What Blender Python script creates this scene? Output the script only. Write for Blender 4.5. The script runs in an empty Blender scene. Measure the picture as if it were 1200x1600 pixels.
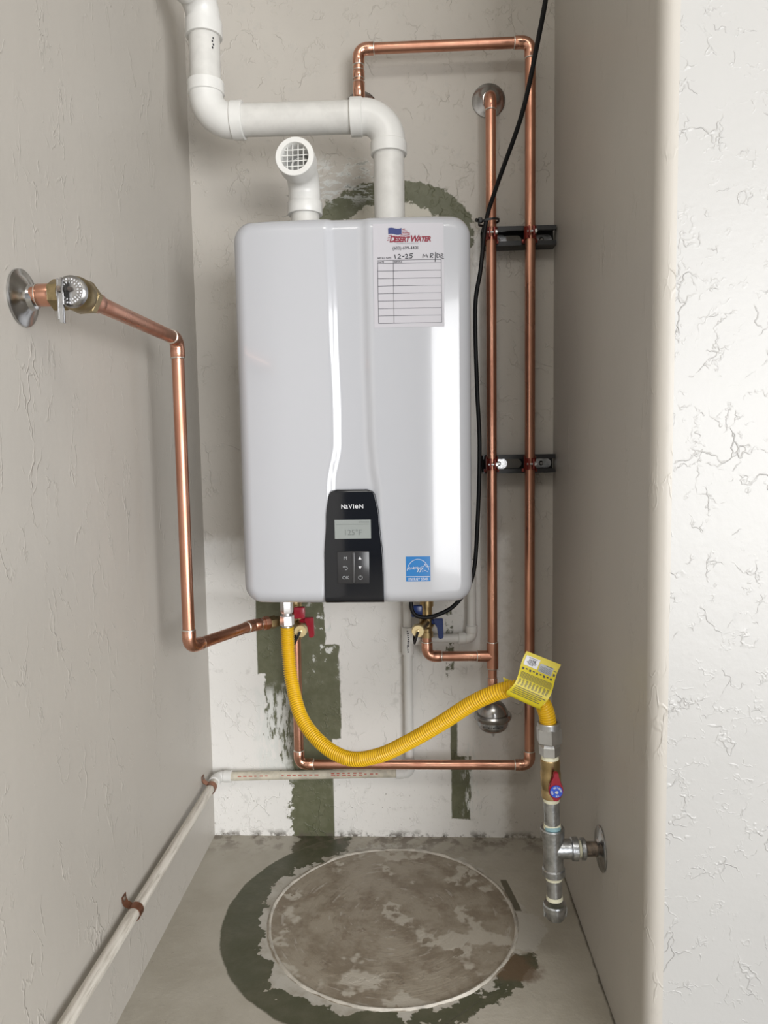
import bpy, bmesh, math, random
from mathutils import Vector, Matrix, noise
random.seed(7)
sc = bpy.context.scene
COL = sc.collection

# ------------------------------------------------------------------ camera
XL, XR = -0.404, 0.404           # alcove side walls; back wall at y = 0, floor at z = 0
cam_d = bpy.data.cameras.new('camera')
cam = bpy.data.objects.new('camera', cam_d); COL.objects.link(cam)
cam_d.sensor_fit = 'HORIZONTAL'; cam_d.sensor_width = 36.0; cam_d.lens = 36.0*1145/1200
cam_d.clip_start = 0.02
Rt = ((0.99884784, -0.01212620, -0.04643217), (0.04519296, -0.08777864, 0.99511432), (-0.01614271, -0.99606620, -0.08712949))
m = Matrix.Identity(4)
for i in range(3):
    m[i][0] = Rt[i][0]; m[i][1] = -Rt[i][1]; m[i][2] = -Rt[i][2]
m.translation = (0.0970, -1.68, 0.928)
cam.matrix_world = m
sc.camera = cam

# ------------------------------------------------------------------ light
w = bpy.data.worlds.new('sky'); sc.world = w; w.use_nodes = True
bg = w.node_tree.nodes['Background']
bg.inputs['Color'].default_value = (0.93, 0.96, 1.0, 1); bg.inputs['Strength'].default_value = 0.13
ld = bpy.data.lights.new('garage_door_daylight', 'AREA')
ld.shape = 'RECTANGLE'; ld.size = 2.9; ld.size_y = 2.1; ld.energy = 206; ld.color = (0.985, 0.99, 1.0)
lo = bpy.data.objects.new('garage_door_daylight', ld); COL.objects.link(lo)
lo.location = (2.12, -3.75, 0.92)
lo.rotation_euler = (Vector((-0.1, -0.4, 0.95)) - lo.location).to_track_quat('-Z', 'Y').to_euler()
lc = bpy.data.lights.new('garage_ceiling_light', 'AREA')
lc.shape = 'RECTANGLE'; lc.size = 1.2; lc.size_y = 0.5; lc.energy = 13.5; lc.color = (1.0, 0.97, 0.92)
lco = bpy.data.objects.new('garage_ceiling_light', lc); COL.objects.link(lco)
lco.location = (0.30, -2.2, 2.56); lco.rotation_euler = (math.radians(18), 0, 0)
sc.view_settings.view_transform = 'Standard'; sc.view_settings.look = 'None'
sc.view_settings.exposure = 0.0; sc.view_settings.gamma = 1.0; sc.view_settings.use_curve_mapping = False

# ------------------------------------------------------------------ node helpers
class NT:
    def __init__(s, name):
        s.mat = bpy.data.materials.new(name); s.mat.use_nodes = True
        s.t = s.mat.node_tree; s.b = s.t.nodes['Principled BSDF']
    def n(s, typ, **kw):
        nd = s.t.nodes.new(typ)
        for k, v in kw.items(): setattr(nd, k, v)
        return nd
    def put(s, sock, v):
        if isinstance(v, bpy.types.NodeSocket): s.t.links.new(v, sock)
        elif v is not None:
            if hasattr(sock.default_value, '__len__') and not hasattr(v, '__len__'): v = (v,)*len(sock.default_value)
            sock.default_value = v
    def m(s, op, a, b=None, c=None):
        nd = s.n('ShaderNodeMath', operation=op)
        s.put(nd.inputs[0], a); s.put(nd.inputs[1], b)
        if c is not None: s.put(nd.inputs[2], c)
        return nd.outputs[0]
    def vm(s, op, a, b):
        nd = s.n('ShaderNodeVectorMath', operation=op); s.put(nd.inputs[0], a); s.put(nd.inputs[1], b); return nd.outputs[0]
    def sm(s, x, lo, hi, a=0.0, b=1.0):
        nd = s.n('ShaderNodeMapRange', interpolation_type='SMOOTHSTEP')
        s.put(nd.inputs[0], x)
        for i, v in ((1, lo), (2, hi), (3, a), (4, b)): nd.inputs[i].default_value = v
        return nd.outputs[0]
    def noise(s, vec, scale, detail=3, rough=0.55, dist=0.0):
        nd = s.n('ShaderNodeTexNoise'); s.put(nd.inputs['Vector'], vec)
        nd.inputs['Scale'].default_value = scale; nd.inputs['Detail'].default_value = detail
        nd.inputs['Roughness'].default_value = rough; nd.inputs['Distortion'].default_value = dist
        return nd.outputs['Fac'], nd.outputs['Color']
    def mix(s, f, a, b):
        nd = s.n('ShaderNodeMix', data_type='RGBA')
        s.put(nd.inputs[0], f)
        for i, v in ((6, a), (7, b)):
            if not isinstance(v, bpy.types.NodeSocket): v = (*v, 1) if len(v) == 3 else v
            s.put(nd.inputs[i], v)
        return nd.outputs[2]
    def pos(s): return s.n('ShaderNodeNewGeometry').outputs['Position']
    def obj(s): return s.n('ShaderNodeTexCoord').outputs['Object']
    def sep(s, v):
        nd = s.n('ShaderNodeSeparateXYZ'); s.put(nd.inputs[0], v); return nd.outputs
    def mul(s, v, k): return s.vm('MULTIPLY', v, k)
    def bump(s, h, dist, strength=1.0):
        nd = s.n('ShaderNodeBump'); s.put(nd.inputs['Height'], h)
        nd.inputs['Distance'].default_value = dist; nd.inputs['Strength'].default_value = strength
        s.t.links.new(nd.outputs[0], s.b.inputs['Normal'])
    def set(s, color=None, rough=None, metal=None, **kw):
        if color is not None: s.put(s.b.inputs['Base Color'], (*color, 1) if isinstance(color, tuple) and len(color) == 3 else color)
        s.put(s.b.inputs['Roughness'], rough); s.put(s.b.inputs['Metallic'], metal)
        for k, v in kw.items(): s.put(s.b.inputs[k.replace('_', ' ')], v)
        return s.mat
MAT = {}
def simple(name, col, rough, metal=0.0, var=0.0, vs=40, bumpd=0.0, bs=120, dark=None, **kw):
    t = NT(name)
    if var or bumpd:
        p = t.obj()
    c = col
    if var:
        f, _ = t.noise(p, vs, 4, 0.6)
        d = dark or tuple(x*(1-var) for x in col)
        c = t.mix(t.sm(f, 0.38, 0.68), col, d)
    if bumpd:
        h, _ = t.noise(p, bs, 3); t.bump(h, bumpd)
    MAT[name] = t.set(c, rough, metal, **kw)
    return MAT[name]

def s2l(r, g, b):
    f = lambda c: (c/255/12.92 if c/255 <= 0.04045 else ((c/255+0.055)/1.055)**2.4)
    return (f(r), f(g), f(b))

def wall_relief(t, p, stretch=(1, 1, 1), scale=13, mlo=0.5, mhi=0.62, fine=0.25):
    """sprayed and trowelled texture: short broken squiggles, two sizes, over a faint orange peel"""
    q = t.mul(p, stretch); h = None
    for off, sc_, wd in (((0.0, 0.0, 0.0), scale, 0.035), ((4.3, 2.9, 7.7), scale*1.9, 0.05)):
        qo = t.vm('ADD', q, off)
        _, nc = t.noise(qo, 9*sc_/13, 4, 0.6)
        q2 = t.vm('ADD', qo, t.mul(t.vm('SUBTRACT', nc, (0.5, 0.5, 0.5)), (2.6/sc_,)*3))
        v = t.n('ShaderNodeTexVoronoi', feature='DISTANCE_TO_EDGE'); t.put(v.inputs['Vector'], q2); v.inputs['Scale'].default_value = sc_
        ridge = t.sm(v.outputs['Distance'], 0.0, wd, 1.0, 0.0)
        mk, _ = t.noise(t.vm('ADD', qo, (3.1, 1.7, 5.3)), sc_*1.1, 3, 0.6)
        r = t.m('MULTIPLY', ridge, t.sm(mk, mlo, mhi))
        h = r if h is None else t.m('ADD', h, t.m('MULTIPLY', r, 0.7))
    fn, _ = t.noise(q, 90, 4, 0.6)
    broad, _ = t.noise(q, 22, 3)
    h = t.m('ADD', h, t.m('MULTIPLY', fn, fine))
    return t.m('ADD', h, t.m('MULTIPLY', broad, 0.6))

PAINT = (0.44, 0.413, 0.372)
def wall_mat(name, stretch, scale, dist, lo=0.5, hi=0.62, rough=0.42, fine=0.25, PAINT=PAINT):
    t = NT(name); p = t.pos()
    h = wall_relief(t, p, stretch, scale, lo, hi, fine); t.bump(h, dist)
    n1, _ = t.noise(p, 2.2, 3); n2, _ = t.noise(p, 30, 3)
    c = t.mix(t.sm(n1, 0.35, 0.7), PAINT, tuple(x*0.94 for x in PAINT))
    c = t.mix(t.sm(n2, 0.68, 0.76, 0, 0.2), c, tuple(x*0.75 for x in PAINT))
    MAT[name] = t.set(c, rough, 0.0)
wall_mat('wall_left_paint', (1, 1, 0.5), 14, 0.0008, 0.52, 0.66, 0.42, 0.3)
wall_mat('wall_right_paint', (1, 1, 0.35), 14, 0.0008, 0.54, 0.68, 0.42, 0.3)
wall_mat('wall_front_paint', (1, 1, 1), 14, 0.0008, 0.5, 0.64, 0.38, 0.35, (0.408, 0.402, 0.389))  # more neutral than the other walls: overexposed look put into the colour
simple('ceiling_paint', (0.62, 0.6, 0.56), 0.7, var=0.06, vs=3)

def back_wall_mat():
    t = NT('wall_back_paint'); p = t.pos()
    h = wall_relief(t, p, (1, 1, 0.8), 14, 0.5, 0.64); t.bump(h, 0.0009)
    n0, nc = t.noise(p, 38, 5, 0.65)
    nb, _ = t.noise(t.mul(p, (1, 1, 0.35)), 22, 5, 0.7)
    nh = t.m('SUBTRACT', n0, 0.5); nbh = t.m('SUBTRACT', nb, 0.5)
    o = t.sep(p); x, z = o[0], o[2]
    def rect(x0, x1, z0, z1, amp=0.02, soft=0.002, k=None):
        a = t.m('MINIMUM', t.m('SUBTRACT', x, x0), t.m('SUBTRACT', x1, x))
        b = t.m('MINIMUM', t.m('SUBTRACT', z, z0), t.m('SUBTRACT', z1, z))
        d = t.m('ADD', t.m('MINIMUM', a, b), t.m('MULTIPLY', k or nh, amp))
        return t.sm(d, -soft, soft)
    def wob(x0, x1, z0, z1, al, ar):          # crisp left edge, ragged right edge
        a = t.m('ADD', t.m('SUBTRACT', x, x0), t.m('MULTIPLY', nh, al))
        b = t.m('ADD', t.m('SUBTRACT', x1, x), t.m('MULTIPLY', nbh, ar))
        c = t.m('MINIMUM', t.m('SUBTRACT', z, z0), t.m('SUBTRACT', z1, z))
        return t.sm(t.m('MINIMUM', t.m('MINIMUM', a, b), t.m('ADD', c, t.m('MULTIPLY', nh, 0.02))), -0.002, 0.002)
    mx = lambda *l: l[0] if len(l) == 1 else t.m('MAXIMUM', l[0], mx(*l[1:]))
    mul = lambda a, b: t.m('MULTIPLY', a, b)
    inv = lambda a: t.m('SUBTRACT', 1.0, a)
    # whiter old paint that had been hidden behind the previous tank
    old = mx(rect(-0.5, 0.30, -0.1, 0.72, 0.05, 0.02), rect(-0.30, 0.26, 0.6, 1.40, 0.04, 0.02))
    n1, _ = t.noise(p, 3, 3)
    base = t.mix(t.sm(n1, 0.35, 0.7), tuple(v*1.15 for v in PAINT), tuple(v*1.07 for v in PAINT))
    base = t.mix(old, base, (0.74, 0.725, 0.695))
    greyer = t.mix(t.sm(n0, 0.56, 0.7, 0, 0.35), base, (0.42, 0.41, 0.38))
    green = mx(wob(-0.287, -0.125, 0.40, 0.66, 0.004, 0.05), wob(-0.272, -0.092, 0.24, 0.47, 0.05, 0.03),
               wob(-0.235, -0.113, 0.15, 0.30, 0.09, 0.02), wob(-0.215, -0.113, -0.01, 0.16, 0.07, 0.004),
               mul(wob(0.158, 0.176, 0.39, 0.62, 0.01, 0.03), t.sm(n0, 0.46, 0.56)), wob(0.167, 0.183, 0.16, 0.30, 0.004, 0.02),
               wob(0.168, 0.214, 0.045, 0.20, 0.006, 0.03))
    # brushed arc of the same green above the heater
    ex = t.m('DIVIDE', t.m('SUBTRACT', x, 0.047), 0.178); ez = t.m('DIVIDE', t.m('SUBTRACT', z, 1.405), 0.112)
    rr = t.m('SQRT', t.m('ADD', mul(ex, ex), mul(ez, ez)))
    rr = t.m('ADD', rr, t.m('MULTIPLY', nh, 0.35))
    arc = mul(t.sm(rr, 0.60, 0.62), t.sm(rr, 1.0, 1.03, 1, 0))
    arc = mul(arc, t.sm(z, 1.36, 1.365))
    cream = mul(t.sm(rr, 0.60, 0.62, 1, 0), t.sm(z, 1.36, 1.365))
    c = t.mix(cream, greyer, (0.56, 0.53, 0.45))
    c = t.mix(mx(green, arc), c, t.mix(t.sm(n0, 0.35, 0.7), (0.105, 0.110, 0.060), (0.140, 0.142, 0.088)))
    # dry white brush strokes dragged over the green and the wall
    st, _ = t.noise(t.mul(p, (1.0, 1, 0.22)), 95, 4, 0.7)
    sa = mul(rect(-0.292, -0.215, 0.15, 0.36, 0.06, 0.02), t.sm(st, 0.42, 0.52))
    sb = mul(rect(-0.15, -0.10, 0.40, 0.60, 0.06, 0.02), t.sm(n0, 0.58, 0.62))
    se = mul(rect(0.20, 0.235, 0.06, 0.24, 0.04, 0.01), t.sm(st, 0.5, 0.58))
    c = t.mix(mx(sa, sb, se), c, (0.68, 0.69, 0.66))
    st2, _ = t.noise(t.mul(p, (0.4, 1, 1.4)), 60, 5, 0.75)
    sd = mul(rect(-0.15, 0.01, 1.475, 1.56, 0.06, 0.02), t.sm(st2, 0.5, 0.56))
    c = t.mix(mul(sd, 0.8), c, (0.64, 0.66, 0.64))
    dk = mul(mx(rect(-0.20, -0.10, 1.43, 1.50, 0.08, 0.02), rect(-0.06, 0.02, 1.50, 1.56, 0.06, 0.02)), t.sm(st2, 0.56, 0.6))
    c = t.mix(mul(dk, 0.75), c, (0.12, 0.13, 0.11))
    # grime low on the wall
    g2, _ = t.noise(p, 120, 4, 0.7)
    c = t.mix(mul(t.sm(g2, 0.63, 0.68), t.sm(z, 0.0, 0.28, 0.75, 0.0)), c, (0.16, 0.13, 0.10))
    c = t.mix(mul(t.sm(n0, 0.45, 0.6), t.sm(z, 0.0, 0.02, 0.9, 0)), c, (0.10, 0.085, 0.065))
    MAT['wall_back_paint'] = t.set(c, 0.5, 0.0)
back_wall_mat()

def floor_mat():
    t = NT('floor_paint'); p = t.pos(); o = t.sep(p); x, y = o[0], o[1]
    mul = lambda a, b: t.m('MULTIPLY', a, b)
    n0, _ = t.noise(p, 24, 5, 0.65); n1, _ = t.noise(p, 7, 4, 0.6); n2, _ = t.noise(p, 110, 4, 0.7); n3, _ = t.noise(p, 13, 4, 0.65)
    nh = t.m('SUBTRACT', n0, 0.5); n3h = t.m('SUBTRACT', n3, 0.5)
    dx = t.m('SUBTRACT', x, 0.036); dy = t.m('SUBTRACT', y, -0.30)
    r = t.m('SQRT', t.m('ADD', mul(dx, dx), mul(dy, dy)))
    ang = t.m('ARCTAN2', dy, dx)
    base = t.mix(t.sm(n1, 0.35, 0.68), (0.405, 0.378, 0.322), (0.355, 0.328, 0.272))
    base = t.mix(t.sm(n2, 0.66, 0.73, 0, 0.7), base, (0.17, 0.15, 0.125))
    base = t.mix(t.sm(n0, 0.68, 0.74, 0, 0.35), base, (0.5, 0.47, 0.41))
    # bare disc
    disc = t.sm(t.m('ADD', r, mul(nh, 0.012)), 0.245, 0.248, 1, 0)
    dcol = t.mix(t.sm(n3, 0.40, 0.62), (0.30, 0.262, 0.205), (0.205, 0.168, 0.122))
    dcol = t.mix(t.sm(n0, 0.55, 0.66, 0, 0.75), dcol, (0.18, 0.14, 0.10))
    dcol = t.mix(t.sm(n2, 0.62, 0.70, 0, 0.6), dcol, (0.14, 0.11, 0.085))
    dcol = t.mix(mul(t.sm(n1, 0.54, 0.58), t.sm(n0, 0.40, 0.44)), dcol, (0.42, 0.385, 0.325))
    # concentric scrape marks
    cx = t.n('ShaderNodeCombineXYZ'); t.put(cx.inputs[0], mul(r, 90)); t.put(cx.inputs[1], mul(ang, 2.4))
    scr, _ = t.noise(cx.outputs[0], 1.0, 3, 0.6)
    dcol = t.mix(t.sm(scr, 0.62, 0.68, 0, 0.5), dcol, (0.42, 0.39, 0.345))
    dcol = t.mix(t.sm(scr, 0.30, 0.38, 0.45, 0), dcol, (0.21, 0.175, 0.135))
    # green ring of the old floor paint
    left = t.sm(t.m('ADD', x, mul(n3h, 0.15)), -0.085, -0.075, 1, 0)
    left = t.m('MAXIMUM', left, t.sm(t.m('ADD', y, mul(nh, 0.12)), -0.475, -0.465, 1, 0))
    outer = t.m('ADD', t.m('SUBTRACT', 0.312, mul(dx, 0.075)), mul(nh, 0.012))
    low = mul(t.sm(x, 0.05, 0.2), -0.03)
    ringm = mul(t.sm(t.m('SUBTRACT', t.m('ADD', outer, low), r), 0.0, 0.004), left)
    green = t.mix(t.sm(n0, 0.4, 0.7), (0.066, 0.068, 0.038), (0.092, 0.088, 0.056))
    tail = mul(t.sm(t.m('ABSOLUTE', t.m('ADD', t.m('ADD', x, 0.155), mul(nh, 0.12))), 0.038, 0.046, 1, 0), t.sm(t.m('ADD', y, mul(n3h, 0.1)), -0.13, -0.12))
    cream = t.sm(t.m('SUBTRACT', t.m('ADD', t.m('ADD', 0.262, mul(t.sm(dx, -0.1, 0.12), -0.014)), mul(n3h, 0.16)), r), 0.0, 0.003)
    flake = mul(t.sm(n3, 0.60, 0.62), t.sm(y, -0.50, -0.48, 1, 0))
    creamside = t.m('MAXIMUM', t.m('MULTIPLY', cream, 1.0), 0.0)
    rlo = mul(t.sm(t.m('SUBTRACT', t.m('ADD', 0.292, mul(nh, 0.10)), r), 0.0, 0.004), mul(t.sm(t.m('ADD', dy, mul(n3h, 0.06)), -0.095, -0.105), t.sm(dx, -0.02, 0.02)))
    c = t.mix(t.m('MAXIMUM', t.m('MAXIMUM', ringm, tail), rlo), base, green)
    c = t.mix(mul(flake, ringm), c, (0.40, 0.37, 0.315))
    c = t.mix(creamside, c, t.mix(t.sm(n0, 0.4, 0.66), (0.44, 0.42, 0.375), (0.34, 0.31, 0.26)))
    # pale flaked patch and dark stroke on the right, rust at lower right
    pr = t.m('SQRT', t.m('ADD', mul(t.m('SUBTRACT', x, 0.285), t.m('SUBTRACT', x, 0.285)), mul(mul(t.m('ADD', y, 0.33), t.m('ADD', y, 0.33)), 0.45)))
    c = t.mix(t.sm(t.m('ADD', pr, mul(n3h, 0.06)), 0.042, 0.045, 1, 0), c, (0.42, 0.40, 0.355))
    sx = t.m('ADD', t.m('SUBTRACT', x, 0.279), mul(t.m('ADD', y, 0.225), 0.17))
    stroke = mul(t.sm(t.m('ADD', t.m('ABSOLUTE', sx), mul(nh, 0.008)), 0.006, 0.008, 1, 0), t.sm(t.m('ABSOLUTE', t.m('ADD', y, 0.225)), 0.05, 0.056, 1, 0))
    c = t.mix(stroke, c, (0.105, 0.095, 0.065))
    rst = t.m('SQRT', t.m('ADD', mul(t.m('SUBTRACT', x, 0.262), t.m('SUBTRACT', x, 0.262)), mul(t.m('ADD', y, 0.442), t.m('ADD', y, 0.442))))
    c = t.mix(t.sm(t.m('ADD', rst, mul(n3h, 0.12)), 0.03, 0.055, 0.85, 0), c, (0.13, 0.085, 0.05))
    c = t.mix(disc, c, dcol)
    # dirt where floor meets the back wall and a dark joint along the right wall
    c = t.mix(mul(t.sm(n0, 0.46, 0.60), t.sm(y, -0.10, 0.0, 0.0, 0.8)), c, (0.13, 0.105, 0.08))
    jt = t.sm(t.m('ADD', t.m('SUBTRACT', XR, x), mul(nh, 0.012)), 0.001, 0.006, 0.9, 0)
    c = t.mix(jt, c, (0.07, 0.06, 0.045))
    h = t.m('ADD', mul(n0, 0.5), mul(n2, 0.2)); h = t.m('ADD', h, mul(mul(scr, disc), 0.5))
    h = t.m('ADD', h, mul(t.m('SUBTRACT', 1.0, ringm), 0.25))
    t.bump(h, 0.0028)
    MAT['floor_paint'] = t.set(c, t.sm(n1, 0.3, 0.7, 0.42, 0.62), 0.0)
floor_mat()

# ---- object materials
def copper(name, col=(0.62, 0.325, 0.225), rough=0.30):
    t = NT(name); p = t.obj()
    f, _ = t.noise(t.mul(p, (1, 1, 0.35)), 20, 3, 0.5); g, _ = t.noise(t.mul(p, (1, 1, 1)), 6, 3)
    c = t.mix(t.sm(f, 0.40, 0.80, 0, 0.8), col, (col[0]*0.68, col[1]*0.58, col[2]*0.56))
    c = t.mix(t.sm(g, 0.45, 0.7, 0, 0.5), c, (col[0]*0.72, col[1]*0.62, col[2]*0.58))
    MAT[name] = t.set(c, t.sm(f, 0.3, 0.75, rough-0.05, rough+0.14), 1.0)
copper('copper'); copper('copper_fitting', (0.66, 0.355, 0.25), 0.23); copper('copper_dark', (0.34, 0.17, 0.11), 0.36)
simple('solder', (0.72, 0.68, 0.62), 0.3, 1.0)
simple('pvc', (0.67, 0.665, 0.64), 0.33, var=0.05, vs=20)
simple('pvc_pipe', (0.60, 0.59, 0.56), 0.36, var=0.08, vs=40)
simple('pvc_screen', (0.66, 0.66, 0.63), 0.4)
simple('pvc_aged', (0.58, 0.54, 0.44), 0.5, var=0.25, vs=45)
def weathered():
    t = NT('pvc_weathered'); p = t.obj()
    f, _ = t.noise(t.mul(p, (1, 0.08, 1)), 130, 4, 0.7); g, _ = t.noise(t.mul(p, (1, 0.25, 1)), 40, 4, 0.7)
    c = t.mix(t.sm(f, 0.40, 0.70), (0.62, 0.585, 0.525), (0.40, 0.365, 0.315))
    c = t.mix(t.sm(g, 0.60, 0.70, 0, 0.7), c, (0.24, 0.215, 0.18))
    MAT['pvc_weathered'] = t.set(c, 0.55, 0.0)
weathered()
simple('heater_white', (0.43, 0.437, 0.462), 0.16, Coat_Weight=0.4, Coat_Roughness=0.05)
simple('bore_grey', (0.30, 0.30, 0.29), 0.6)
simple('heater_grey', (0.55, 0.55, 0.55), 0.5)
simple('panel_black', (0.006, 0.007, 0.010), 0.06)
simple('pad_black', (0.022, 0.022, 0.024), 0.22)
simple('divider_grey', (0.05, 0.05, 0.052), 0.3)
simple('lcd', (0.25, 0.27, 0.26), 0.25)
simple('lcd_ink', (0.135, 0.15, 0.145), 0.4)
simple('print_white', (0.58, 0.58, 0.60), 0.4)
simple('print_grey', (0.30, 0.31, 0.32), 0.4)
simple('paper', (0.435, 0.425, 0.455), 0.5)
simple('ink_black', (0.02, 0.02, 0.025), 0.5)
simple('ink_line', (0.05, 0.05, 0.06), 0.5)
simple('ink_red', (0.20, 0.012, 0.03), 0.6)
simple('ink_blue', (0.020, 0.032, 0.135), 0.6)
simple('ink_rust', (0.42, 0.10, 0.07), 0.6)
simple('energy_blue', (0.006, 0.145, 0.40), 0.3)
simple('hose_yellow', (0.68, 0.41, 0.010), 0.33)
simple('tag_yellow', (0.56, 0.455, 0.012), 0.42)
simple('zinc', (0.56, 0.58, 0.60), 0.3, 1.0, var=0.35, vs=60, bumpd=0.0006, bs=160)
simple('nut_steel', (0.62, 0.63, 0.64), 0.34, 1.0, var=0.15, vs=30)
simple('nut_bright', (0.86, 0.86, 0.87), 0.25, 1.0, var=0.1, vs=90)
simple('chrome', (0.52, 0.52, 0.52), 0.2, 1.0, var=0.35, vs=30)
simple('steel_dark', (0.42, 0.41, 0.40), 0.24, 1.0, var=0.3, vs=30)
simple('iron_black', (0.06, 0.05, 0.045), 0.55, 0.4, var=0.6, vs=60, dark=(0.28, 0.22, 0.17))
simple('brass', (0.50, 0.37, 0.19), 0.34, 1.0, var=0.25, vs=40)
simple('brass_bright', (0.78, 0.64, 0.36), 0.42, 0.55)
simple('brass_old', (0.36, 0.28, 0.15), 0.42, 1.0, var=0.35, vs=50)
simple('thread_tape', (0.80, 0.78, 0.60), 0.5)
simple('sealant', (0.25, 0.42, 0.46), 0.5)
simple('red_plastic', (0.30, 0.010, 0.026), 0.3)
simple('blue_plastic', (0.010, 0.032, 0.15), 0.3)
simple('dial_blue', (0.03, 0.09, 0.55), 0.35)
simple('clamp_red', (0.20, 0.022, 0.014), 0.3, 0.35)
simple('strut_black', (0.010, 0.010, 0.011), 0.36)
simple('rubber_black', (0.010, 0.010, 0.011), 0.38)
simple('cable_black', (0.006, 0.006, 0.007), 0.5, Specular_IOR_Level=0.25)
simple('grout', (0.50, 0.465, 0.405), 0.7, var=0.35, vs=30, bumpd=0.001)
simple('clear_film', (0.62, 0.58, 0.50), 0.35)
simple('pale_violet_ring', (0.60, 0.58, 0.66), 0.4)

# ------------------------------------------------------------------ mesh helpers
def link(name, me, mat, parent=None, smooth=35):
    if mat is not None and not me.materials: me.materials.append(MAT[mat])
    if smooth:
        me.shade_smooth(); me.set_sharp_from_angle(angle=math.radians(smooth))
    o = bpy.data.objects.new(name, me); COL.objects.link(o)
    if parent is not None: o.parent = parent
    return o
def fin(name, bm, mat, parent=None, smooth=35, normals=True):
    if normals: bmesh.ops.recalc_face_normals(bm, faces=bm.faces)
    me = bpy.data.meshes.new(name); bm.to_mesh(me); bm.free()
    return link(name, me, mat, parent, smooth)
def tag(o, label, cat, group=None):
    o['label'] = label; o['category'] = cat
    if group: o['group'] = group
    return o
def struct(o, label=None, cat=None):
    o['kind'] = 'structure'
    if label: o['label'] = label
    if cat: o['category'] = cat
    return o
def thing(name, label, cat, group=None):
    o = bpy.data.objects.new(name, None); COL.objects.link(o); o.empty_display_size = 0.02
    return tag(o, label, cat, group)
V = Vector
def frame(d, ref=None):
    d = V(d).normalized()
    ref = V(ref) if ref is not None else (V((0, 0, 1)) if abs(d.z) < 0.9 else V((0, -1, 0)))
    u = (ref - d*ref.dot(d)).normalized(); v = d.cross(u)
    return u, v
def add_tube(bm, pts, radii, seg=20, cap=True, ref=None):
    pts = [V(p) for p in pts]; n = len(pts)
    if not hasattr(radii, '__len__'): radii = [radii]*n
    tang = []
    for i in range(n):
        a = pts[i+1]-pts[i] if i < n-1 else V((0, 0, 0)); b = pts[i]-pts[i-1] if i > 0 else V((0, 0, 0))
        d = (a.normalized() if a.length > 1e-9 else V((0,0,0))) + (b.normalized() if b.length > 1e-9 else V((0,0,0)))
        tang.append(d.normalized() if d.length > 1e-9 else (tang[-1] if tang else V((0, 0, 1))))
    u, v = frame(tang[0], ref); rings = []
    for i in range(n):
        u = (u - tang[i]*u.dot(tang[i])).normalized(); v = tang[i].cross(u)
        rings.append([bm.verts.new(pts[i] + (u*math.cos(2*math.pi*k/seg) + v*math.sin(2*math.pi*k/seg))*radii[i]) for k in range(seg)])
    for i in range(n-1):
        for k in range(seg):
            bm.faces.new((rings[i][k], rings[i][(k+1) % seg], rings[i+1][(k+1) % seg], rings[i+1][k]))
    if cap: bm.faces.new(rings[0][::-1]); bm.faces.new(rings[-1])
    return bm
def tube(pts, r, seg=20, cap=True, ref=None): return add_tube(bmesh.new(), pts, r, seg, cap, ref)
def lathe(origin, axis, prof, seg=28, ref=None, bm=None):
    """prof: list of (distance along axis, radius); radius 0 closes"""
    bm = bm or bmesh.new(); o = V(origin); a = V(axis).normalized(); u, v = frame(a, ref); prev = None
    for (h, r) in prof:
        c = o + a*h
        cur = [bm.verts.new(c)] if r < 1e-6 else [bm.verts.new(c + (u*math.cos(2*math.pi*k/seg) + v*math.sin(2*math.pi*k/seg))*r) for k in range(seg)]
        if prev is not None:
            for k in range(seg):
                k2 = (k+1) % seg
                if len(prev) == 1 and len(cur) > 1: bm.faces.new((prev[0], cur[k2], cur[k]))
                elif len(cur) == 1 and len(prev) > 1: bm.faces.new((prev[k], prev[k2], cur[0]))
                elif len(cur) > 1: bm.faces.new((prev[k], prev[k2], cur[k2], cur[k]))
        prev = cur
    return bm
def solid(prof): return [(prof[0][0], 0)] + list(prof) + [(prof[-1][0], 0)]
def add_box(bm, lo, hi, bev=0.0):
    r = bmesh.ops.create_cube(bm, size=1.0); vs = r['verts']
    for q in vs:
        q.co = V(tuple(lo[i] + (q.co[i]+0.5)*(hi[i]-lo[i]) for i in range(3)))
    if bev:
        es = {e for q in vs for e in q.link_edges}
        bmesh.ops.bevel(bm, geom=list(es), offset=bev, segments=2, affect='EDGES', profile=0.5)
    return bm
def box(lo, hi, bev=0.0): return add_box(bmesh.new(), lo, hi, bev)
def xform(bm, M): bmesh.ops.transform(bm, matrix=M, verts=bm.verts); return bm
def prism(poly, d, off=(0, 0, 0), axis='y'):
    """poly in (x, z), extruded along y from 0 to d"""
    bm = bmesh.new(); o = V(off)
    a = [bm.verts.new(o + V((x, 0, z))) for x, z in poly]; b = [bm.verts.new(o + V((x, d, z))) for x, z in poly]
    bm.faces.new(a); bm.faces.new(b[::-1]); n = len(poly)
    for i in range(n): bm.faces.new((a[i], b[i], b[(i+1) % n], a[(i+1) % n]))
    return bm
def hexnut(origin, axis, length, across, ch=0.08, ref=None):
    R = across/2/math.cos(math.pi/6); c = length*ch
    return lathe(origin, axis, solid([(0, R*0.93), (c, R), (length-c, R), (length, R*0.93)]), seg=6, ref=ref)
def catmull(P, n=14):
    P = [V(p) for p in P]; P = [P[0]*2-P[1]] + P + [P[-1]*2-P[-2]]; out = []
    for i in range(1, len(P)-2):
        for k in range(n):
            t = k/n; a, b, c, d = P[i-1:i+3]
            out.append(0.5*((2*b) + (c-a)*t + (2*a-5*b+4*c-d)*t*t + (3*b-a-3*c+d)*t**3))
    out.append(P[-2]); return out
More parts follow.
